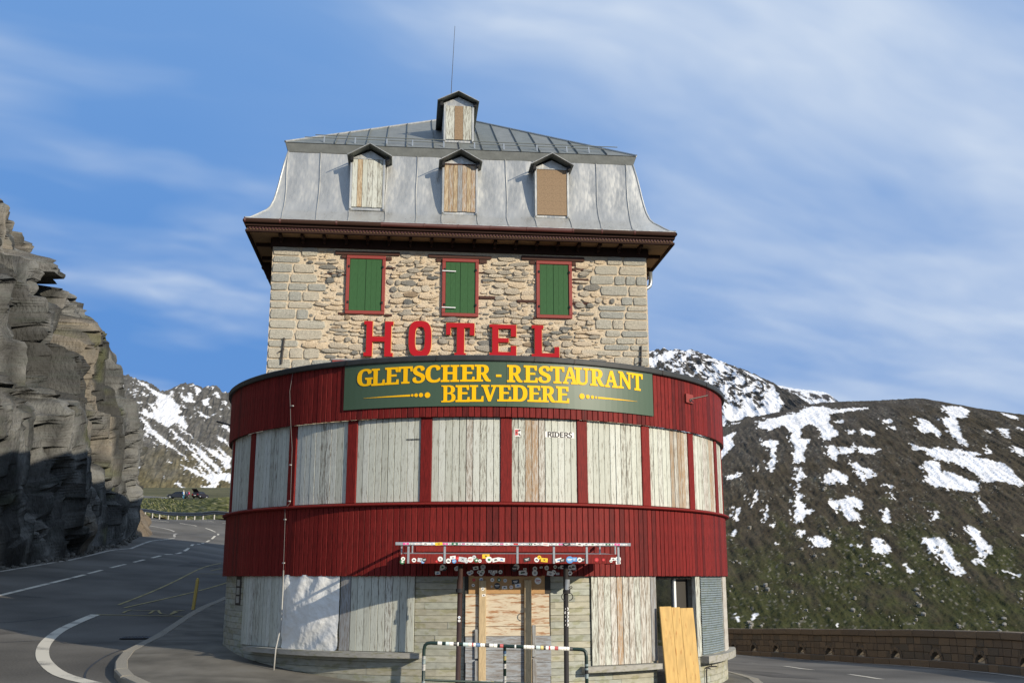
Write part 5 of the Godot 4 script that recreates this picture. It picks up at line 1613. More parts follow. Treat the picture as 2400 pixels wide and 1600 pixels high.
func build_ground() -> void:
	rng.seed = 5
	# wide valley floor to the horizon
	var s := S()
	s.set_color(Color(0.05, 0.052, 0.03))
	quad(s, Vector3(-6000, -130, 1500), Vector3(6000, -130, 1500), Vector3(6000, -130, -9000), Vector3(-6000, -130, -9000))
	part("ground", s, M.terrain_far, self, "structure")
	# asphalt of the whole hairpin
	s = S(true)
	var x0 := -62.0
	var st := 1.0
	var nx := 80
	var d0 := -12.0
	var nd := 132
	var hs: Array = []
	for j in nd + 1:
		var row := PackedFloat32Array()
		for i in nx + 1:
			row.append(G(x0 + i * st, d0 + j * st))
		hs.append(row)
	for j in nd:
		for i in nx:
			var x := x0 + i * st
			var d := d0 + j * st
			if x > wall_x(d) + 0.6:
				continue
			quad(s, V(x, hs[j][i], d), V(x + st, hs[j][i + 1], d), V(x + st, hs[j + 1][i + 1], d + st), V(x, hs[j + 1][i], d + st))
	var road := part("road", s, M.asphalt, self, "structure")
	# painted lines
	mark("edge_line", [-17.0, 18.0, -17.9, 28.0, -18.28, 37.9, -18.42, 41.9, -18.8, 47.2, -20.2, 56.0, -21.3, 63.3, -23.0, 71.5, -23.9, 74.5, -24.4, 76.6, -25.1, 77.8, -26.3, 78.6, -29.0, 79.6], 0.16, M.road_dim, road)
	mark("centre_line", [-13.6, 12.0, -14.3, 22.0, -14.84, 30.94, -15.62, 38.8], 0.17, M.road_white, road)
	dashes([-15.66, 39.1, -15.92, 41.4, -16.2, 45.2, -16.75, 50.4, -17.6, 56.0, -18.5, 61.0, -20.3, 70.0, -20.95, 74.0, -21.6, 77.4, -22.7, 79.6, -23.8, 80.7, -25.2, 81.6, -26.8, 82.5, -28.8, 83.4, -33.0, 85.0], 2.1, 1.0, 0.15, M.road_white, road)
	dashes([-18.0, 82.5, -21.0, 84.2, -23.5, 85.2, -26.5, 86.4, -30.5, 88.0, -36.0, 90.5], 1.6, 0.7, 0.12, M.road_white, road)
	mark("edge_line", [-10.84, 27.85, -10.64, 26.1, -10.33, 24.4, -9.65, 22.26, -8.92, 20.5, -8.29, 19.34, -7.54, 18.26, -6.7, 17.35, -5.4, 16.1, -3.2, 14.6], 0.24, M.road_white, road)
	for p in [[-10.75, 29.65, -10.65, 34.0, -10.53, 38.8, -10.6, 43.0], [-11.16, 30.27, -12.4, 40.0, -13.83, 50.3], [-10.82, 27.86, -9.8, 28.2, -8.78, 28.57], [-12.3, 41.75, -11.9, 41.9, -11.5, 42.0], [-12.29, 43.25, -12.29, 44.0, -12.29, 44.9]]:
		mark("parking_line", p, 0.085, M.road_yellow, road)
	for p in [[-10.36, 28.5, -10.43, 28.98, -10.37, 29.31, -10.21, 29.15, -10.01, 29.25, -9.82, 29.35], [-9.7, 28.61, -9.82, 29.35, -9.77, 29.53, -9.47, 28.81, -9.18, 28.69, -9.3, 29.62, -9.11, 29.73], [-9.16, 28.71, -9.19, 29.39]]:
		mark("painted_glyph", p, 0.07, M.road_yellow, road, 0.014)
	for p in [[-14.0, 24.0, -12.6, 25.2, -11.9, 25.9, -11.3, 27.5], [-7.75, 21.5, -7.65, 20.2, -7.35, 18.7, -6.85, 17.5, -6.2, 16.5], [-11.2, 21.5, -9.9, 22.9, -9.2, 22.4, -8.4, 23.0], [-16.2, 33.0, -15.2, 31.5, -13.6, 31.0]]:
		mark("tar_seam", p, 0.035, M.ink, road, 0.006)
	for p in [[[-12.2, 22.5, -11.6, 24.6], 1.3], [[-13.4, 45.0, -13.9, 49.0], 1.6], [[6.6, 25.0, 6.2, 28.0], 1.2]]:
		mark("repair_patch", p[0], p[1], M.asphalt_patch, road, 0.005)
	# right-hand road
	mark("edge_line", [8.55, 46.0, 9.75, 40.5, 10.7, 37.0, 11.7, 33.6, 12.45, 30.6, 12.75, 28.2, 12.9, 25.5, 12.6, 21.0], 0.14, M.road_dim, road)
	dashes([6.2, 40.0, 7.33, 36.0, 8.1, 32.2, 8.55, 29.5, 9.0, 26.7, 9.1, 24.0, 8.9, 20.0], 2.0, 2.0, 0.14, M.road_white, road)
	# pavement round the annexe, with granite kerb stones
	var kp := smooth_path([-10.4, 47.0, -9.7, 40.0, -9.01, 33.1, -8.45, 27.6, -7.52, 22.2, -7.36, 21.04, -7.18, 19.84, -6.84, 18.65, -6.36, 17.53, -5.77, 16.63, -4.95, 15.7, -3.8, 14.75, -2.2, 14.25, 0.0, 14.1, 1.8, 14.6, 3.2, 16.2, 4.2, 18.4, 4.75, 20.4, 4.85, 22.0, 4.7, 24.0], 0.25)
	s = S(true)
	var C := Vector2(-0.735, 22.39)
	for i in kp.size() - 1:
		var q: Array = []
		for j in [i, i + 1]:
			var o: Vector2 = kp[j]
			var inn := C + (o - C).normalized() * 4.95
			if o.y > 24.0 and o.x < 0.0:
				inn = Vector2(-5.5 - (o.y - 24.0) * 0.10, o.y)
			var col: Array = []
			for k in 7:
				var w := o.lerp(inn, k / 6.0)
				col.append(V(w.x, G(w.x, w.y) + 0.12, w.y))
			q.append(col)
		for k in 6:
			qout(s, q[0][k], q[0][k + 1], q[1][k + 1], q[1][k], q[0][k] + Vector3.DOWN)
	var pav := part("pavement", s, M.pavement, self, "structure")
	var acc := 0
	var i0 := 0
	while i0 < kp.size() - 2:
		var i1 := mini(i0 + (4 if kp[i0].y > 20.0 else 3), kp.size() - 1)
		var a: Vector2 = kp[i0]
		var b: Vector2 = kp[i1]
		var t := (b - a).normalized()
		var nrm := Vector2(-t.y, t.x)
		if nrm.dot(C - a) < 0.0:
			nrm = -nrm
		s = S()
		var q: Array[Vector3] = []
		var top: Array[Vector3] = []
		for w in [a + t * 0.012, b - t * 0.012]:
			for off in [-0.02, 0.19]:
				var p: Vector2 = w + nrm * (off + rng.randf_range(-0.008, 0.008))
				q.append(V(p.x, G(p.x, p.y) - 0.08, p.y))
				var pt: Vector2 = w + nrm * (off + (0.018 if off < 0.0 else -0.012))
				top.append(V(pt.x, G(pt.x, pt.y) + 0.128 + rng.randf_range(-0.004, 0.008), pt.y))
		var up := Vector3(0, 0.18, 0)
		var cen := (q[0] + q[3]) * 0.5 + up * 0.5
		var m0: Array[Vector3] = []
		for k in 4:
			m0.append(Vector3(q[k].x, top[k].y - 0.02, q[k].z))
		for e in [[0, 1], [1, 3], [3, 2], [2, 0]]:
			qout(s, q[e[0]], q[e[1]], m0[e[1]], m0[e[0]], cen)
			qout(s, m0[e[0]], m0[e[1]], top[e[1]], top[e[0]], cen)
		qout(s, top[0], top[1], top[3], top[2], cen)
		part("kerb_stone", s, M.kerb_stone, pav)
		i0 = i1
	# gully grate by the kerb
	var gp := V(-8.30, G(-8.30, 23.75), 23.75)
	var g := thing("drain_grate", "rusty iron drain grate set in the road by the granite kerb", "drain", gp)
	s = S()
	var gb := Basis(Vector3.UP, 0.22)
	for e in [[0.0, 0.31, 0.62, 0.05], [0.0, -0.31, 0.62, 0.05]]:
		cbox(s, Transform3D(gb, gb * Vector3(e[0], 0.012, e[1])), Vector3(e[2], 0.02, e[3]), 0.004)
	for e in [-0.285, 0.285]:
		cbox(s, Transform3D(gb, gb * Vector3(e, 0.012, 0)), Vector3(0.05, 0.02, 0.569), 0.004)
	part("grate_frame", s, M.dark_iron, g)
	for k in 7:
		s = S()
		cbox(s, Transform3D(gb, gb * Vector3(-0.225 + k * 0.075, 0.012, 0)), Vector3(0.032, 0.016, 0.565), 0.003)
		part("grate_bar", s, M.dark_iron, g)
	s = S()
	cbox(s, Transform3D(gb, gb * Vector3(0, 0.004, 0)), Vector3(0.6, 0.004, 0.6))
	part("gully_shade_sheet", s, M.ink, g)  # black sheet on the road, painted as the shade beneath the bars
	var yb := G(-9.0, 30.22)
	var yp := thing("marker_post", "slim leaning yellow wooden marker post beside the kerb", "post", V(-9.0, yb, 30.22))
	s = S()
	bar(s, Vector3(-0.02, -0.05, 0), Vector3(0.06, 0.82, 0.0), 0.085, 0.06, 0.01, Vector3.BACK)
	part("post_shaft", s, M.post_yellow, yp)
	s = S()
	bar(s, Vector3(0.058, 0.80, 0.0), Vector3(0.066, 0.87, 0.0), 0.07, 0.05, 0.02, Vector3.BACK)
	part("post_tip", s, M.post_yellow, yp)

# ---------- rock cliff on the inside of the bend ----------
func build_cliff() -> void:
	var foot := smooth_path([-15.5, 6.0, -17.0, 16.0, -18.3, 27.0, -18.65, 34.0, -18.75, 39.0, -19.2, 46.5, -21.1, 56.0, -23.2, 64.0, -25.7, 71.0, -26.9, 74.4, -29.0, 77.0, -33.0, 79.4, -39.0, 83.0, -47.0, 88.0], 0.125)
	var sb := [0.0, 0.0, 2.0, 0.2, 5.0, 0.8, 7.0, 1.8, 10.0, 4.1, 14.0, 7.4, 18.0, 11.2, 22.0, 16.0, 26.0, 22.0, 32.0, 31.0]
	var big := field(0.10, 1, 2, FastNoiseLite.FRACTAL_FBM, FastNoiseLite.TYPE_CELLULAR)
	big.cellular_return_type = FastNoiseLite.RETURN_CELL_VALUE
	big.cellular_jitter = 1.1
	big.fractal_type = FastNoiseLite.FRACTAL_NONE
	var big_crack := big.duplicate()
	big_crack.cellular_return_type = FastNoiseLite.RETURN_DISTANCE2_SUB
	var mid := field(0.34, 2, 1, FastNoiseLite.FRACTAL_NONE, FastNoiseLite.TYPE_CELLULAR)
	mid.cellular_return_type = FastNoiseLite.RETURN_CELL_VALUE
	var mid_crack := mid.duplicate()
	mid_crack.cellular_return_type = FastNoiseLite.RETURN_DISTANCE2_SUB
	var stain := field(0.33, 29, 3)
	var small := field(0.9, 21, 1, FastNoiseLite.FRACTAL_NONE, FastNoiseLite.TYPE_CELLULAR)
	small.cellular_return_type = FastNoiseLite.RETURN_CELL_VALUE
	var ridge := field(0.16, 3, 4, FastNoiseLite.FRACTAL_RIDGED)
	var fine := field(0.9, 4, 3)
	var tone := field(0.10, 8, 4)
	var streak := field(0.6, 9, 4)
	var nv := 215
	var np := foot.size()
	var pos: Array = []
	var col: Array = []
	for i in np:
		var p: Vector2 = foot[i]
		var t: Vector2 = (foot[mini(i + 8, np - 1)] - foot[maxi(i - 8, 0)]).normalized()
		var nrm := Vector2(-t.y, t.x)
		var g := G(p.x, p.y)
		var far := smoothstep(60.0, 74.0, p.y)
		var rowp := PackedVector3Array()
		var rowc := PackedColorArray()
		for j in nv + 1:
			var f := float(j) / nv
			var h := f * 26.0
			# steep faces broken by narrow ledges, not an even slope
			var jump: float = 5.4 + 0.9 * tone.get_noise_2d(p.y * 0.7, 60.0)
			var hq := h / jump + 0.8 * big.get_noise_2d(p.y * 1.7, 5.0 + floorf(h / 7.0) * 30.0) + 0.3 * tone.get_noise_2d(p.y * 2.5, h)
			var fr := hq - floorf(hq)
			var hs := clampf((floorf(hq) + smoothstep(0.80, 1.0, fr) - hq) * jump + h, 0.0, 30.0)
			var k := 0
			while k < sb.size() - 4 and sb[k + 2] < hs:
				k += 2
			var set: float = lerpf(sb[k + 1], sb[k + 3], (hs - sb[k]) / (sb[k + 2] - sb[k])) * (1.0 + 0.55 * far)
			# loose scree apron under the spur
			if h < 1.6 and p.y > 64.0:
				set -= (1.6 - h) * 0.85 * smoothstep(64.0, 72.0, p.y)
			var base := p + nrm * set
			var wx := base.x
			var wy := h + g
			var wz := p.y
			var wob := fine.get_noise_3d(wx * 0.6, wy * 0.16, wz * 0.6)
			# slanting fracture planes
			var u := wz * 0.95 + wy * 0.26 + wob * 1.0
			var v := wy - wz * 0.12
			var b1 := big.get_noise_2d(u * 2.6, v * 0.42)
			var b2 := mid.get_noise_2d(u * 2.3 + wob * 0.5, v * 0.30)
			var crack := 0.40 * (1.0 - smoothstep(-1.0, -0.90, big_crack.get_noise_2d(u * 2.6, v * 0.42)))
			crack += 0.20 * (1.0 - smoothstep(-1.0, -0.86, mid_crack.get_noise_2d(u * 2.3 + wob * 0.5, v * 0.30)))
			var r := ridge.get_noise_3d(u * 2.2, v * 0.35, wx * 0.5)
			var fn := fine.get_noise_3d(wx * 1.6, wy * 0.42, wz * 2.0)
			var b3 := small.get_noise_2d(u * 2.2, v * 0.34)
			var disp := 0.50 * b1 + 0.34 * b2 + 0.16 * b3 + 0.10 * r + 0.09 * ridge.get_noise_3d(u * 6.5, v * 0.7, wx) + 0.10 * fn - crack
			disp *= smoothstep(0.0, 1.2, h) * 0.85 + 0.15
			base -= nrm * disp
			rowp.append(V(base.x, g + h - 0.12 + 0.12 * fn * smoothstep(0.5, 3.0, h), base.y + 0.1 * fn))
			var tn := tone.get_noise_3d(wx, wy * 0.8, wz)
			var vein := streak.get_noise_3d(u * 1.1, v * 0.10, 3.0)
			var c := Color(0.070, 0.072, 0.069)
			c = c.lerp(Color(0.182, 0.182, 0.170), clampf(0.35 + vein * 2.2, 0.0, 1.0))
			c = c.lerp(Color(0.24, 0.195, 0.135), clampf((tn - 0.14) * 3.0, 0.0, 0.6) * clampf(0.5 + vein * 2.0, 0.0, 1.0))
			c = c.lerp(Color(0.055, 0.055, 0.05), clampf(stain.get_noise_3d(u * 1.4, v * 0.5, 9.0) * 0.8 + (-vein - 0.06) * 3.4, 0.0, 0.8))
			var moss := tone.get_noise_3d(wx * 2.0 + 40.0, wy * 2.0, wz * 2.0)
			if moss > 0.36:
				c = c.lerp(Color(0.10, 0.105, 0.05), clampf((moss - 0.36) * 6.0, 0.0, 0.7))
			if h < 1.5 and p.y > 66.0:
				c = c.lerp(Color(0.15, 0.11, 0.07), 0.6)
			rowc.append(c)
		pos.append(rowp)
		col.append(rowc)
	var s := S()
	for i in np - 1:
		for j in nv:
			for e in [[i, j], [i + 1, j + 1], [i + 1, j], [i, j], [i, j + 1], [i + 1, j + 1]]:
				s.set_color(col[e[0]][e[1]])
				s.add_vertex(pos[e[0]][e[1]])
	# closed upper surface running back from the brow
	for i in np - 1:
		var a: Vector3 = pos[i][nv]
		var b: Vector3 = pos[i + 1][nv]
		if foot[i].y > 70.0:
			continue
		s.set_color(Color(0.13, 0.125, 0.08))
		quad(s, a, b, b + Vector3(-40, 9, -6), a + Vector3(-40, 9, -6))
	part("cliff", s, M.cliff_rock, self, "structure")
	# fallen stones along the foot
	rng.seed = 1234
	s = S()
	for k in 420:
		var i := rng.randi_range(60, np - 120)
		var p: Vector2 = foot[i] + Vector2(rng.randf_range(-0.3, 0.42), rng.randf_range(-0.2, 0.2))
		var r := 0.03 + 0.16 * pow(rng.randf(), 3.0)
		var t := rng.randf_range(0.6, 1.3)
		s.set_color(Color(0.15 * t, 0.145 * t, 0.13 * t))
		cbox(s, T(V(p.x, G(p.x, p.y) + r * 0.3, p.y), Basis(Vector3(rng.randf(), rng.randf(), rng.randf() + 0.1).normalized(), rng.randf() * 3.0)), Vector3(r * 1.6, r, r * 1.3), r * 0.25)
	var deb := part("fallen_stones", s, M.cliff_rock, self, "stuff")
	tag(deb, "loose grey stones fallen along the foot of the cliff", "stones")

# ---------- masonry parapet with drainage arches ----------
func build_parapet() -> void:
	rng.seed = 14
	var root := thing("parapet_wall", "low brown stone-block parapet with small drainage arches along the road", "wall", V(11.3, G(11.3, 37.0), 37.0))
	var o := root.position
	var holes := [[7.75, 50.4], [8.27, 48.5], [8.76, 46.6], [9.22, 44.83], [9.66, 43.17], [10.13, 41.4], [10.61, 39.58], [11.1, 37.78], [11.62, 35.96], [12.16, 34.2], [12.67, 32.32], [13.17, 30.2], [13.42, 28.2], [13.55, 26.2], [13.45, 24.2], [13.2, 22.2]]
	var bounds: Array[Vector2] = []
	for i in holes.size() + 1:
		if i == 0:
			bounds.append(Vector2(holes[0][0], holes[0][1]) * 1.5 - Vector2(holes[1][0], holes[1][1]) * 0.5)
		elif i == holes.size():
			bounds.append(Vector2(holes[i - 1][0], holes[i - 1][1]) * 1.5 - Vector2(holes[i - 2][0], holes[i - 2][1]) * 0.5)
		else:
			bounds.append((Vector2(holes[i - 1][0], holes[i - 1][1]) + Vector2(holes[i][0], holes[i][1])) * 0.5)
	for i in holes.size():
		var a := bounds[i]
		var b := bounds[i + 1]
		var L := a.distance_to(b)
		var t := (b - a) / L
		var ga := G(a.x, a.y)
		var gb := G(b.x, b.y)
		# frame: x along the wall, y up, z towards the road
		var X := (V(b.x, gb, b.y) - V(a.x, ga, a.y)).normalized()
		var Z := X.cross(Vector3.UP).normalized()
		if Z.x > 0.0:
			Z = -Z
		var xf := Transform3D(Basis(X, Vector3.UP, Z), V(a.x, ga, a.y) - o)
		var c := L * 0.5
		var r := 0.225
		var y0 := 0.20
		# core with the arch cut out
		var poly := PackedVector2Array([Vector2(0, y0), Vector2(c - r, y0)])
		for k in range(1, 10):
			var an := PI - PI * k / 10.0
			poly.append(Vector2(c + r * cos(an), y0 + r * 1.1 * sin(an)))
		poly.append_array(PackedVector2Array([Vector2(c + r, y0), Vector2(L, y0), Vector2(L, 0.86), Vector2(0, 0.86)]))
		var s := S()
		plate(s, poly, -0.36, -0.025, xf)
		var core := part("wall_core", s, M.parapet_3, root)
		# plinth stones
		var x := 0.0
		while x < L - 0.05:
			var w := minf(rng.randf_range(0.7, 1.1), L - x)
			if L - x - w < 0.3:
				w = L - x
			s = S()
			cbox(s, xf * T(Vector3(x + w * 0.5, 0.04, -0.12)), Vector3(w - 0.012, 0.325, 0.62), 0.014)
			part("plinth_stone", s, M["parapet_%d" % (rng.randi() % 4)], root)
			x += w
		# three courses of facing blocks
		for row in 3:
			var ya := y0 + 0.22 * row
			x = 0.0
			while x < L - 0.02:
				var w := minf(rng.randf_range(0.28, 0.52), L - x)
				if L - x - w < 0.16:
					w = L - x
				var xa := x
				var xb := x + w
				x += w
				# leave the arch ring free
				var rr := 0.35
				var ym := ya + 0.08 - y0
				if ym < rr:
					var half := sqrt(rr * rr - ym * ym)
					if xb > c - half and xa < c + half:
						if xa < c - half and xb > c + half:
							_block(root, xf, xa, c - half, ya)
							_block(root, xf, c + half, xb, ya)
							continue
						if xa < c - half:
							xb = c - half
						elif xb > c + half:
							xa = c + half
						else:
							continue
				_block(root, xf, xa, xb, ya)
		# arch ring
		for k in 7:
			var a0 := PI - PI * k / 7.0 - 0.02
			var a1 := PI - PI * (k + 1) / 7.0 + 0.02
			var vp := PackedVector2Array([Vector2(c + r * cos(a0), y0 + r * 1.1 * sin(a0)), Vector2(c + 0.335 * cos(a0), y0 + 0.345 * sin(a0)), Vector2(c + 0.335 * cos((a0 + a1) * 0.5), y0 + 0.345 * sin((a0 + a1) * 0.5)), Vector2(c + 0.335 * cos(a1), y0 + 0.345 * sin(a1)), Vector2(c + r * cos(a1), y0 + r * 1.1 * sin(a1))])
			s = S()
			plate(s, vp, -0.10, 0.012 + rng.randf_range(0.0, 0.008), xf)
			part("arch_stone", s, M["parapet_%d" % (rng.randi() % 4)], root)
		# rough sill rock in the opening
		s = S()
		var rk: Array = []
		for k in 6:
			rk.append(Vector3(c + lerpf(-r, r, k / 5.0) * 0.96, y0 - 0.06, -0.02 - 0.05 * rng.randf()))
		var sp := xf * Vector3(c - 0.05 + rng.randf_range(-0.05, 0.05), y0 + 0.10 + rng.randf_range(0.0, 0.04), -0.22)
		for k in 5:
			var p: Vector3 = xf * rk[k]
			var q: Vector3 = xf * rk[k + 1]
			var up := Vector3(0, 0.055 + 0.03 * rng.randf(), 0)
			quad(s, p, q, q + up, p + up)
			tri(s, p + up, q + up, sp)
		tri(s, xf * rk[5], xf * Vector3(c + r * 0.9, y0 - 0.04, -0.4), sp)
		tri(s, xf * Vector3(c - r * 0.9, y0 - 0.04, -0.4), xf * rk[0], sp)
		part("opening_rock", s, M.pale_rock, root)
		# coping
		x = 0.0
		while x < L - 0.05:
			var w := minf(rng.randf_range(0.75, 1.1), L - x)
			if L - x - w < 0.35:
				w = L - x
			s = S()
			cbox(s, xf * T(Vector3(x + w * 0.5, 0.968, -0.20)), Vector3(w - 0.010, 0.205, 0.48), 0.018)
			part("coping_stone", s, M["parapet_%d" % (rng.randi() % 3)], root)
			x += w
	# steep bank falling away behind the wall
	var s := S()
	var pts := smooth_path([6.9, 53.5, 9.18, 45.0, 10.37, 40.5, 11.3, 37.0, 12.34, 33.6, 13.12, 30.6, 13.42, 28.3, 13.5, 25.0, 13.1, 21.0], 0.8)
	for i in pts.size() - 1:
		for k in 10:
			var q: Array[Vector3] = []
			for e in [[i, k], [i + 1, k], [i + 1, k + 1], [i, k + 1]]:
				var p: Vector2 = pts[e[0]]
				var x: float = p.x + 0.42 + e[1] * 4.0
				q.append(V(x, G(p.x, p.y) - 0.25 - e[1] * 2.6, p.y + e[1] * 1.0))
			s.set_color(Color(0.09, 0.085, 0.055))
			quad(s, q[0], q[1], q[2], q[3])
	part("embankment", s, M.terrain_near, self, "structure")

func _block(root: Node3D, xf: Transform3D, xa: float, xb: float, ya: float) -> void:
	if xb - xa < 0.05:
		return
	var s := S()
	cbox(s, xf * T(Vector3((xa + xb) * 0.5, ya + 0.108, -0.05)), Vector3(xb - xa - 0.014, 0.205, 0.10 + rng.randf_range(0.0, 0.018)), 0.012)
	part("block", s, M["parapet_%d" % (rng.randi() % 4)], root)

# ---------- guard rail, grass bank, upper terrace ----------
func build_guardrail() -> void:
	var path := smooth_path([-14.0, 82.0, -19.0, 84.6, -24.5, 88.0, -29.5, 94.2, -35.4, 102.0, -42.0, 110.0], 2.0)
	var root := thing("guard_rail", "grey steel crash barrier on posts at the foot of the grass bank", "guard rail", V(path[0].x, G(path[0].x, path[0].y), path[0].y))
	var o := root.position
	var prof := [Vector2(0.0, 0.46), Vector2(0.05, 0.50), Vector2(0.05, 0.56), Vector2(0.0, 0.60), Vector2(0.0, 0.64), Vector2(0.05, 0.68), Vector2(0.05, 0.74), Vector2(0.0, 0.78)]
	for i in path.size() - 1:
		var a: Vector2 = path[i]
		var b: Vector2 = path[i + 1]
		var t := (b - a).normalized()
		var n := Vector2(t.y, -t.x)
		if n.y > 0.0:
			n = -n
		var s := S(true)
		for k in prof.size() - 1:
			var q: Array[Vector3] = []
			for e in [[a, prof[k]], [b, prof[k]], [b, prof[k + 1]], [a, prof[k + 1]]]:
				var w: Vector2 = e[0] + n * e[1].x
				q.append(V(w.x, G(e[0].x, e[0].y) + e[1].y, w.y) - o)
			quad(s, q[0], q[1], q[2], q[3])
		part("beam", s, M.dull_metal, root)
		s = S()
		var g := G(a.x, a.y)
		cbox(s, T(V(a.x - n.x * 0.07, g + 0.30, a.y - n.y * 0.07) - o, Basis(Vector3.UP, atan2(n.x, -n.y))), Vector3(0.10, 0.86, 0.10), 0.008)
		part("post", s, M.white_pipe, root)

func tinted(c: Color, t: float) -> Color:
	return Color(c.r * t, c.g * t, c.b * t)

func build_bank() -> void:
	var nz1 := field(0.5, 91, 4)
	var nz2 := field(2.5, 92, 2)
	var low := smooth_path([-12.0, 82.0, -19.0, 85.4, -24.5, 88.9, -29.5, 95.0, -35.4, 102.8, -42.0, 110.8, -52.0, 122.0], 0.45)
	var n := low.size()
	var nv := 60
	var P := func(i: int, j: int) -> Array:
		var f := float(i) / (n - 1)
		var v := float(j) / nv
		var a: Vector2 = low[i]
		var dir := Vector2(-0.28, 0.96)
		var w := a + dir * v * 22.0
		var g := G(a.x, a.y)
		var crest := 3.25 - 0.55 * f
		var y: float = g - 0.05 + crest * smoothstep(-0.15, 0.75, v) * 1.02 - crest * 0.02 - maxf(0.0, v - 0.78) * 10.0
		var k1 := nz1.get_noise_2d(w.x, w.y)
		var k2 := nz2.get_noise_2d(w.x, w.y)
		y += 0.16 * nz1.get_noise_2d(w.x + 700.0, w.y) + 0.16 * nz2.get_noise_2d(w.x + 700.0, w.y) * smoothstep(0.0, 0.1, v)
		var c := Color(0.12, 0.125, 0.036).lerp(Color(0.25, 0.235, 0.10), clampf(0.45 + k2 * 1.3, 0.0, 1.0))
		c = c.lerp(Color(0.42, 0.36, 0.20), clampf((k1 + k2 * 0.9 - 0.22 - v * 0.35) * 2.2, 0.0, 0.9))
		c = c.lerp(Color(0.24, 0.12, 0.04), clampf((nz1.get_noise_2d(w.x * 1.4 + 50.0, w.y) - 0.12 - v * 2.0) * 4.0, 0.0, 0.7))
		return [V(w.x, y, w.y), c]
	var rows: Array = []
	for i in n:
		var r: Array = []
		for j in nv + 1:
			r.append(P.call(i, j))
		rows.append(r)
	var s := S()
	for i in n - 1:
		for j in nv:
			for e in [[i, j], [i + 1, j + 1], [i + 1, j], [i, j], [i, j + 1], [i + 1, j + 1]]:
				s.set_color(rows[e[0]][e[1]][1])
				s.add_vertex(rows[e[0]][e[1]][0])
	part("grass_bank", s, M.terrain_near, self, "structure")
	# upper terrace with the next bend and a lay-by
	s = S(true)
	var nt := field(0.05, 93, 4)
	for j in 40:
		for i in 40:
			for e in [[i, j], [i + 1, j + 1], [i + 1, j], [i, j], [i, j + 1], [i + 1, j + 1]]:
				var x: float = -150.0 + e[0] * 3.4
				var d: float = 140.0 + e[1] * 5.0
				var k := nt.get_noise_2d(x, d)
				s.set_color(Color(0.10, 0.095, 0.05).lerp(Color(0.15, 0.14, 0.075), clampf(0.5 + k, 0.0, 1.0)))
				s.add_vertex(V(x, terrace(x, d) + 0.1 * k, d))
	part("upper_terrace", s, M.terrain_near, self, "structure")
	s = S()
	ribbon(s, smooth_path([-140.0, 262.0, -110.0, 255.0, -92.0, 246.0, -82.0, 232.0, -84.0, 214.0, -100.0, 200.0, -130.0, 190.0], 2.0), 11.0, 0.16, terrace)
	var ur := part("upper_road", s, M.asphalt, self, "structure")
	for w in [5.0, -5.0]:
		s = S()
		var src: Array = smooth_path([-140.0, 262.0, -110.0, 255.0, -92.0, 246.0, -82.0, 232.0, -84.0, 214.0, -100.0, 200.0, -130.0, 190.0], 2.0)
		var offp: Array = []
		for i in src.size():
			var t: Vector2 = (src[mini(i + 1, src.size() - 1)] - src[maxi(i - 1, 0)]).normalized()
			offp.append(src[i] + Vector2(-t.y, t.x) * w)
		ribbon(s, offp, 0.35, 0.20, terrace)
		part("edge_line", s, M.road_white, ur)

func terrace(x: float, d: float) -> float:
	return 12.2 + (d - 180.0) * 0.086 + maxf(0.0, d - 235.0) * 0.02

# ---------- parked cars and people on the terrace ----------
func wheel(root: Node3D, at: Vector3, r := 0.33) -> void:
	var s := S(true)
	tube(s, [at + Vector3(0, 0, -0.11), at + Vector3(0, 0, 0.11)], r, 18)
	var w := part("wheel", s, M.hinge, root)
	s = S(true)
	tube(s, [at + Vector3(0, 0, -0.115), at + Vector3(0, 0, 0.115)], r * 0.62, 12)
	part("rim", s, M.galvanised, w)

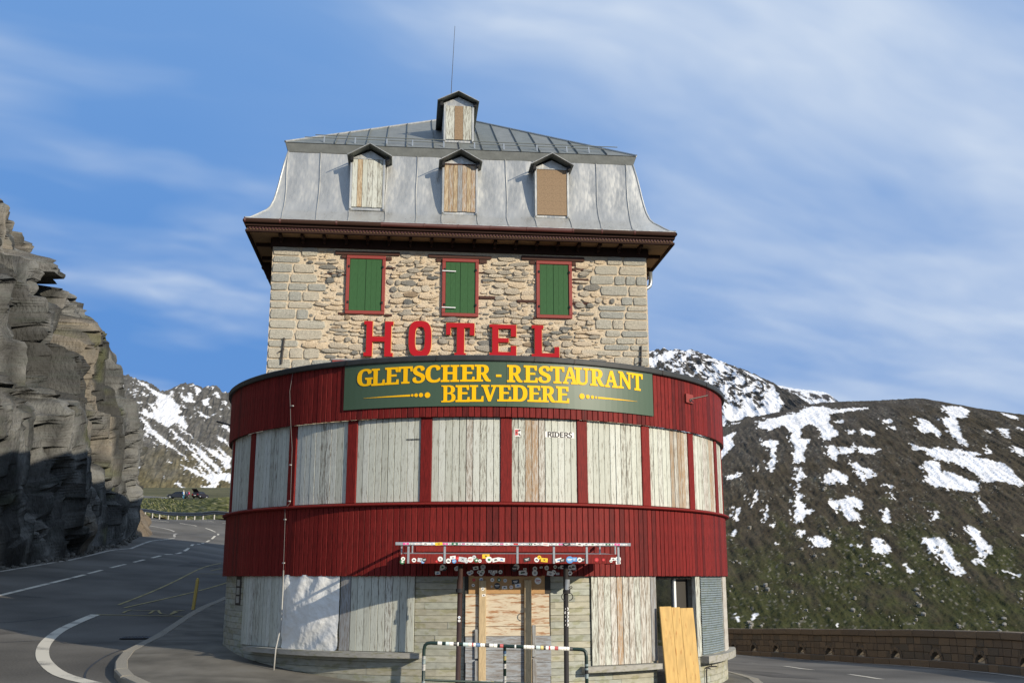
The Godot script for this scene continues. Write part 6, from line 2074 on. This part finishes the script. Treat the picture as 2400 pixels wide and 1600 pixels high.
func car(called: String, label: String, at: Vector3, turn: float, paint: Material, hatch: bool) -> void:
	var root := thing(called, label, "car", at, turn, "")
	# side profile, x forward
	var body := pv([-2.25, 0.42, -2.28, 0.72, -2.20, 0.98, -1.2, 1.02, 0.75, 0.98, 1.75, 0.88, 2.2, 0.72, 2.25, 0.42, 1.8, 0.24, -1.9, 0.24])
	var s := S()
	plate(s, body, -0.86, 0.86)
	part("body", s, paint, root)
	var cab := pv([-2.12, 0.98, -1.85, 1.44, -0.4, 1.50, 0.35, 1.44, 1.15, 0.97])
	s = S()
	plate(s, cab, -0.70, 0.70)
	part("cabin", s, paint, root)
	for z in [-0.705, 0.705]:
		for w in [[-1.75, 1.05, -1.62, 1.38, -0.55, 1.42, -0.55, 1.05], [-0.48, 1.05, -0.48, 1.42, 0.30, 1.37, 0.85, 1.05]]:
			s = S()
			plate(s, pv(w), -0.004, 0.004, T(Vector3(0, 0, z)))
			part("side_window", s, M.dark_glass, root)
	s = S()
	slab(s, [Vector3(0.42, 1.42, -0.62), Vector3(0.42, 1.42, 0.62), Vector3(1.12, 1.0, 0.66), Vector3(1.12, 1.0, -0.66)], 0.01)
	part("windscreen", s, M.dark_glass, root)
	for x in [-1.40, 1.40]:
		for z in [-0.78, 0.78]:
			wheel(root, Vector3(x, 0.33, z))
	for z in [-0.66, 0.66]:
		s = S()
		box(s, Vector3(-2.31, 0.66, z - 0.14), Vector3(-2.24, 0.84, z + 0.14), 0.02)
		part("tail_lamp", s, M.letter_red, root)
		s = S()
		box(s, Vector3(2.14, 0.62, z - 0.16), Vector3(2.24, 0.78, z + 0.16), 0.02)
		part("headlight", s, M.bolt_white, root)
	s = S()
	box(s, Vector3(-2.315, 0.48, -0.26), Vector3(-2.285, 0.60, 0.26))
	part("number_plate", s, M.paper, root)
	if hatch:
		s = S()
		slab(s, [Vector3(-1.85, 1.46, -0.66), Vector3(-1.85, 1.46, 0.66), Vector3(-2.75, 2.02, 0.62), Vector3(-2.75, 2.02, -0.62)], 0.06)
		var tg := part("tailgate", s, paint, root)
		s = S()
		slab(s, [Vector3(-2.0, 1.63, -0.5), Vector3(-2.0, 1.63, 0.5), Vector3(-2.5, 1.94, 0.48), Vector3(-2.5, 1.94, -0.48)], 0.012)
		part("rear_window", s, M.galvanised, tg)

func person(label: String, at: Vector3, turn: float, top: Color, legs: Color, hat: Color, bag: Color) -> void:
	var root := thing("person", label, "person", at, turn)
	var s := S(true)
	var skin := Color(0.42, 0.25, 0.17)
	for side in [-1.0, 1.0]:
		s.set_color(legs)
		tube(s, [Vector3(side * 0.10, 0.03, 0.10), Vector3(side * 0.10, 0.05, 0.0), Vector3(side * 0.10, 0.10, -0.02)], 0.05, 8)
		tube(s, [Vector3(side * 0.10, 0.05, 0), Vector3(side * 0.105, 0.47, 0.02), Vector3(side * 0.10, 0.92, 0)], 0.055, 8, 0.095)
		s.set_color(top)
		tube(s, [Vector3(side * 0.19, 1.42, 0), Vector3(side * 0.25, 1.14, 0.0), Vector3(side * 0.22, 0.92, 0.12)], 0.06, 8, 0.035)
		s.set_color(skin)
		tube(s, [Vector3(side * 0.22, 0.92, 0.12), Vector3(side * 0.22, 0.80, 0.16)], 0.035, 6, 0.028)
	s.set_color(top)
	tube(s, [Vector3(0, 0.86, 0), Vector3(0, 1.10, 0), Vector3(0, 1.35, 0), Vector3(0, 1.47, 0)], 0.165, 12, 0.15)
	s.set_color(skin)
	tube(s, [Vector3(0, 1.46, 0), Vector3(0, 1.54, 0.01)], 0.05, 8)
	tube(s, [Vector3(0, 1.52, 0.01), Vector3(0, 1.58, 0.015), Vector3(0, 1.67, 0.015), Vector3(0, 1.73, 0.0)], 0.085, 10, 0.07)
	part("body", s, M.sticker, root)
	s = S(true)
	s.set_color(hat)
	tube(s, [Vector3(0, 1.66, 0.0), Vector3(0, 1.73, -0.01), Vector3(0, 1.78, -0.01)], 0.105, 10, 0.06)
	part("hair", s, M.sticker, root)
	s = S()
	s.set_color(bag)
	cbox(s, T(Vector3(-0.02, 1.15, -0.2)), Vector3(0.30, 0.42, 0.16), 0.05)
	part("backpack", s, M.sticker, root)

func build_layby() -> void:
	var black := mat("car_black", lin(0.010, 0.011, 0.014), 0.25)
	black.clearcoat_enabled = true
	black.clearcoat = 0.6
	var dark := mat("car_dark", lin(0.018, 0.014, 0.018), 0.28)
	car("parked_car", "black estate car parked side-on in the lay-by above the grass bank", V(-75.2, terrace(-75, 235.0) + 0.1, 235.0), PI, black, false)
	car("parked_car", "dark hatchback with its tailgate raised in the lay-by above the bank", V(-70.9, terrace(-71, 236.5) + 0.1, 237.5), PI * 0.5 - 0.25, dark, true)
	person("person in a pale top and hat with a blue backpack beside the cars", V(-73.0, terrace(-73, 232.5) + 0.1, 232.0), 2.6, Color(0.70, 0.68, 0.58), Color(0.04, 0.20, 0.30), Color(0.75, 0.73, 0.62), Color(0.06, 0.20, 0.55))
	person("person in dark clothes with a pink bag between the two cars", V(-72.0, terrace(-72, 232.5) + 0.1, 232.4), -2.4, Color(0.03, 0.02, 0.06), Color(0.02, 0.02, 0.03), Color(0.03, 0.02, 0.03), Color(0.55, 0.05, 0.16))

# ---------- mountains ----------
func polys(t: Array) -> Array:
	var out: Array = []
	for a in t:
		var v := pv(a)
		var r := Rect2(v[0], Vector2.ZERO)
		for p in v:
			r = r.expand(p)
		out.append([r.grow(1.0), v])
	return out

func ridge_y(t: Array, x: float) -> float:
	if x <= t[0]:
		return t[1]
	for i in range(0, t.size() - 2, 2):
		if x <= t[i + 2]:
			return lerpf(t[i + 1], t[i + 3], (x - t[i]) / (t[i + 2] - t[i]))
	return t[t.size() - 1]

func mountain(called: String, ridge: Array, d0: float, k: float, y0: float, yb: float, xa: float, xb: float, nx: int, nv: int, snow: Array, warp: float, amp: float, sd: int, rough: float, swell: float, paint: Callable) -> void:
	var sp := polys(snow)
	var w1 := field(0.03 / warp * 4.0, sd, 3)
	var w2 := field(0.10 / warp * 4.0, sd + 1, 3)
	var relief := field(0.006 * 60.0 / amp, sd + 2, 5, FastNoiseLite.FRACTAL_RIDGED)
	var crag := field(0.03 * 20.0 / amp, sd + 3, 4)
	var pos: Array = []
	var col: Array = []
	for i in nx + 1:
		var x := lerpf(xa, xb, float(i) / nx)
		var yr := ridge_y(ridge, x) + rough * crag.get_noise_2d(x * 3.0, 9.0)
		var rp := PackedVector3Array()
		var rc := PackedColorArray()
		for j in nv + 5:
			var v := float(j) / nv
			if j > nv:
				rp.append(rp[nv] + Vector3(0, -(j - nv) * amp * 0.5, -(j - nv) * amp * 2.0))
				rc.append(rc[nv])
				continue
			var y := lerpf(yb, yr, v)
			var d := d0 + k * (y - y0)
			var px := x + warp * (w1.get_noise_2d(x, y) + 0.9 * w2.get_noise_2d(x, y))
			var py := y + warp * 0.8 * (w1.get_noise_2d(x + 300.0, y) + 0.9 * w2.get_noise_2d(x + 300.0, y))
			var is_snow := false
			var frag := w2.get_noise_2d(x * 0.9 + 900.0, y * 0.9)
			var q := Vector2(px, py)
			var q2 := Vector2(px + warp * 4.0 * frag, py + warp * 3.0 * w2.get_noise_2d(x * 0.9, y * 0.9 + 900.0))
			for p in sp:
				if (p[0].has_point(q) and Geometry2D.is_point_in_polygon(q, p[1])) or (frag > 0.26 and p[0].has_point(q2) and Geometry2D.is_point_in_polygon(q2, p[1])):
					is_snow = true
					break
			var g1 := relief.get_noise_2d(x * 1.7, y * 0.7)
			var g2 := crag.get_noise_2d(x, y)
			var hold := 1.0 - smoothstep(0.90, 1.0, v)
			var gul := relief.get_noise_2d(x * 5.0 + y * 1.2, y * 0.6 + 800.0)
			var push := amp * (swell * g1 + (0.04 if is_snow else 0.16) * gul + (0.01 if is_snow else 0.06) * g2) * hold
			rp.append(V(x, y, d) + Vector3(0.0, push * 0.35, push))
			rc.append(Color(0.84, 0.85, 0.86) if is_snow else paint.call(x, y, v, g1, g2))
		pos.append(rp)
		col.append(rc)
	var s := S(true)
	for i in nx:
		for j in nv + 4:
			for e in [[i, j], [i + 1, j + 1], [i + 1, j], [i, j], [i, j + 1], [i + 1, j + 1]]:
				s.set_color(col[e[0]][e[1]])
				s.add_vertex(pos[e[0]][e[1]])
	part(called, s, M.terrain_far, self, "structure")

func build_mountains() -> void:
	var n1 := field(0.02, 301, 4)
	var n2 := field(0.09, 302, 3)
	mountain("hillside", HILL_RIDGE, 780.0, 2.2, -46.5, -75.0, 95.0, 800.0, 420, 300, HILL_SNOW, 2.6, 11.0, 311, 1.2, 0.22, func(x: float, y: float, v: float, g1: float, g2: float) -> Color:
		var a := n1.get_noise_2d(x, y)
		var b := n2.get_noise_2d(x * 0.6, y)
		var c := Color(0.062, 0.053, 0.038)
		c = c.lerp(Color(0.047, 0.050, 0.022), clampf((62.0 - y) / 80.0 + a * 1.3 + b * 0.5, 0.0, 1.0))
		c = c.lerp(Color(0.078, 0.073, 0.066), clampf((y - 95.0) / 120.0 + a * 0.7 + (330.0 - x) / 400.0, 0.0, 0.75))
		var rk := n2.get_noise_2d(x * 2.2, y * 3.0)
		if rk > 0.36 and a > 0.02:
			c = c.lerp(Color(0.17, 0.16, 0.135), clampf((rk - 0.36) * 7.0, 0.0, 0.8))
		return tinted(c, 0.95 + 0.35 * b))
	mountain("snowy_peak", PEAK_RIDGE, 1725.0, 1.75, 180.0, 150.0, 225.0, 640.0, 260, 200, PEAK_SNOW, 9.0, 26.0, 331, 9.0, 0.26, func(x: float, y: float, v: float, g1: float, g2: float) -> Color:
		var a := n2.get_noise_2d(x * 0.8 + y * 0.5, y * 0.9 - x * 0.3)
		var b := n1.get_noise_2d(x * 2.0 + y * 1.5, y)
		if a + b * 0.7 > 0.20 and x < 505.0:
			return Color(0.80, 0.82, 0.85)
		return tinted(Color(0.072, 0.068, 0.062), 1.0 + 0.8 * n2.get_noise_2d(x * 2.0, y * 2.0 + 500.0)))
	mountain("far_snowfield", FAR_RIDGE, 3150.0, 2.0, 495.0, 380.0, 780.0, 1060.0, 90, 60, [], 6.0, 30.0, 351, 5.0, 0.2, func(x: float, y: float, v: float, g1: float, g2: float) -> Color:
		var a := n1.get_noise_2d(x * 1.4, y * 1.4)
		return Color(0.11, 0.105, 0.10) if a > 0.02 and v < 0.93 else Color(0.80, 0.82, 0.85))
	mountain("scree_slope", LEFT_RIDGE, 1200.0, 1.3, 91.4, 55.0, -700.0, -290.0, 330, 260, LEFT_SNOW, 2.2, 11.0, 371, 3.5, 0.13, func(x: float, y: float, v: float, g1: float, g2: float) -> Color:
		var a := n1.get_noise_2d(x, y)
		var b := n2.get_noise_2d(x * 0.7 + y, y * 0.8 - x * 0.4)
		var c := Color(0.125, 0.12, 0.108).lerp(Color(0.135, 0.118, 0.07), clampf((165.0 - y) / 60.0 + a * 0.8, 0.0, 1.0))
		if b > 0.46 and y > 200.0:
			return Color(0.78, 0.80, 0.82)
		return tinted(c, 1.0 + 0.5 * b))
	# boulders strewn over the hillside opposite
	rng.seed = 4321
	var rock := S()
	stone_tris(rock, blob(false, 7), Transform3D(Basis(), Vector3.ZERO))
	var mm := MultiMesh.new()
	mm.transform_format = MultiMesh.TRANSFORM_3D
	mm.mesh = commit(rock)
	var xs: Array[Transform3D] = []
	while xs.size() < 1500:
		var x := rng.randf_range(120.0, 720.0)
		var y := rng.randf_range(-60.0, 110.0)
		if y > ridge_y(HILL_RIDGE, x) - 12.0 or n1.get_noise_2d(x * 1.7 + 77.0, y * 2.0) < 0.12 + y * 0.0016:
			continue
		var r := 0.5 + 2.6 * pow(rng.randf(), 4.0)
		var d := 780.0 + 2.2 * (y + 46.5)
		xs.append(Transform3D(Basis(Vector3.RIGHT, -1.0 + rng.randf_range(-0.3, 0.3)) * Basis(Vector3.BACK, rng.randf() * 3.0) * Basis.from_scale(Vector3(r * 1.4, r, r * 0.8)), V(x, y + 0.4, d - 1.0)))
	mm.instance_count = xs.size()
	for i in xs.size():
		mm.set_instance_transform(i, xs[i])
	var bo := MultiMeshInstance3D.new()
	bo.multimesh = mm
	bo.material_override = M.boulder
	bo.name = "hillside_boulders"
	add_child(bo)
	bo.set_meta("kind", "stuff")
	tag(bo, "pale grey boulders strewn over the green lower hillside", "boulders")

func _ready() -> void:
	var t0 := Time.get_ticks_msec()
	make_environment()
	make_materials()
	tripl(mat("chip", lin(0.36, 0.25, 0.15), 0.85), Vector3(5, 5, 5), ctex(256, 256, chip_px(nz(256, 256, 0.28, 61, 2), nz(256, 256, 0.012, 62, 3))))
	print("materials ", Time.get_ticks_msec() - t0)
	build_ground()
	print("ground ", Time.get_ticks_msec() - t0)
	build_cliff()
	print("cliff ", Time.get_ticks_msec() - t0)
	build_mountains()
	build_bank()
	print("mountains ", Time.get_ticks_msec() - t0)
	build_house()
	print("house ", Time.get_ticks_msec() - t0)
	build_drum()
	build_sign()
	build_parapet()
	build_guardrail()
	build_layby()
	make_stickers()
	build_canopy()
	build_handrail()
	build_tarp()
	build_leaning_boards()
	print("done ", Time.get_ticks_msec() - t0)

func chip_px(a: PackedByteArray, b: PackedByteArray) -> Callable:
	return func(i: int) -> Color:
		var t := 0.72 + 0.75 * (a[i] / 255.0 - 0.5) + 0.25 * (b[i] / 255.0 - 0.5)
		return Color(t, t, t)
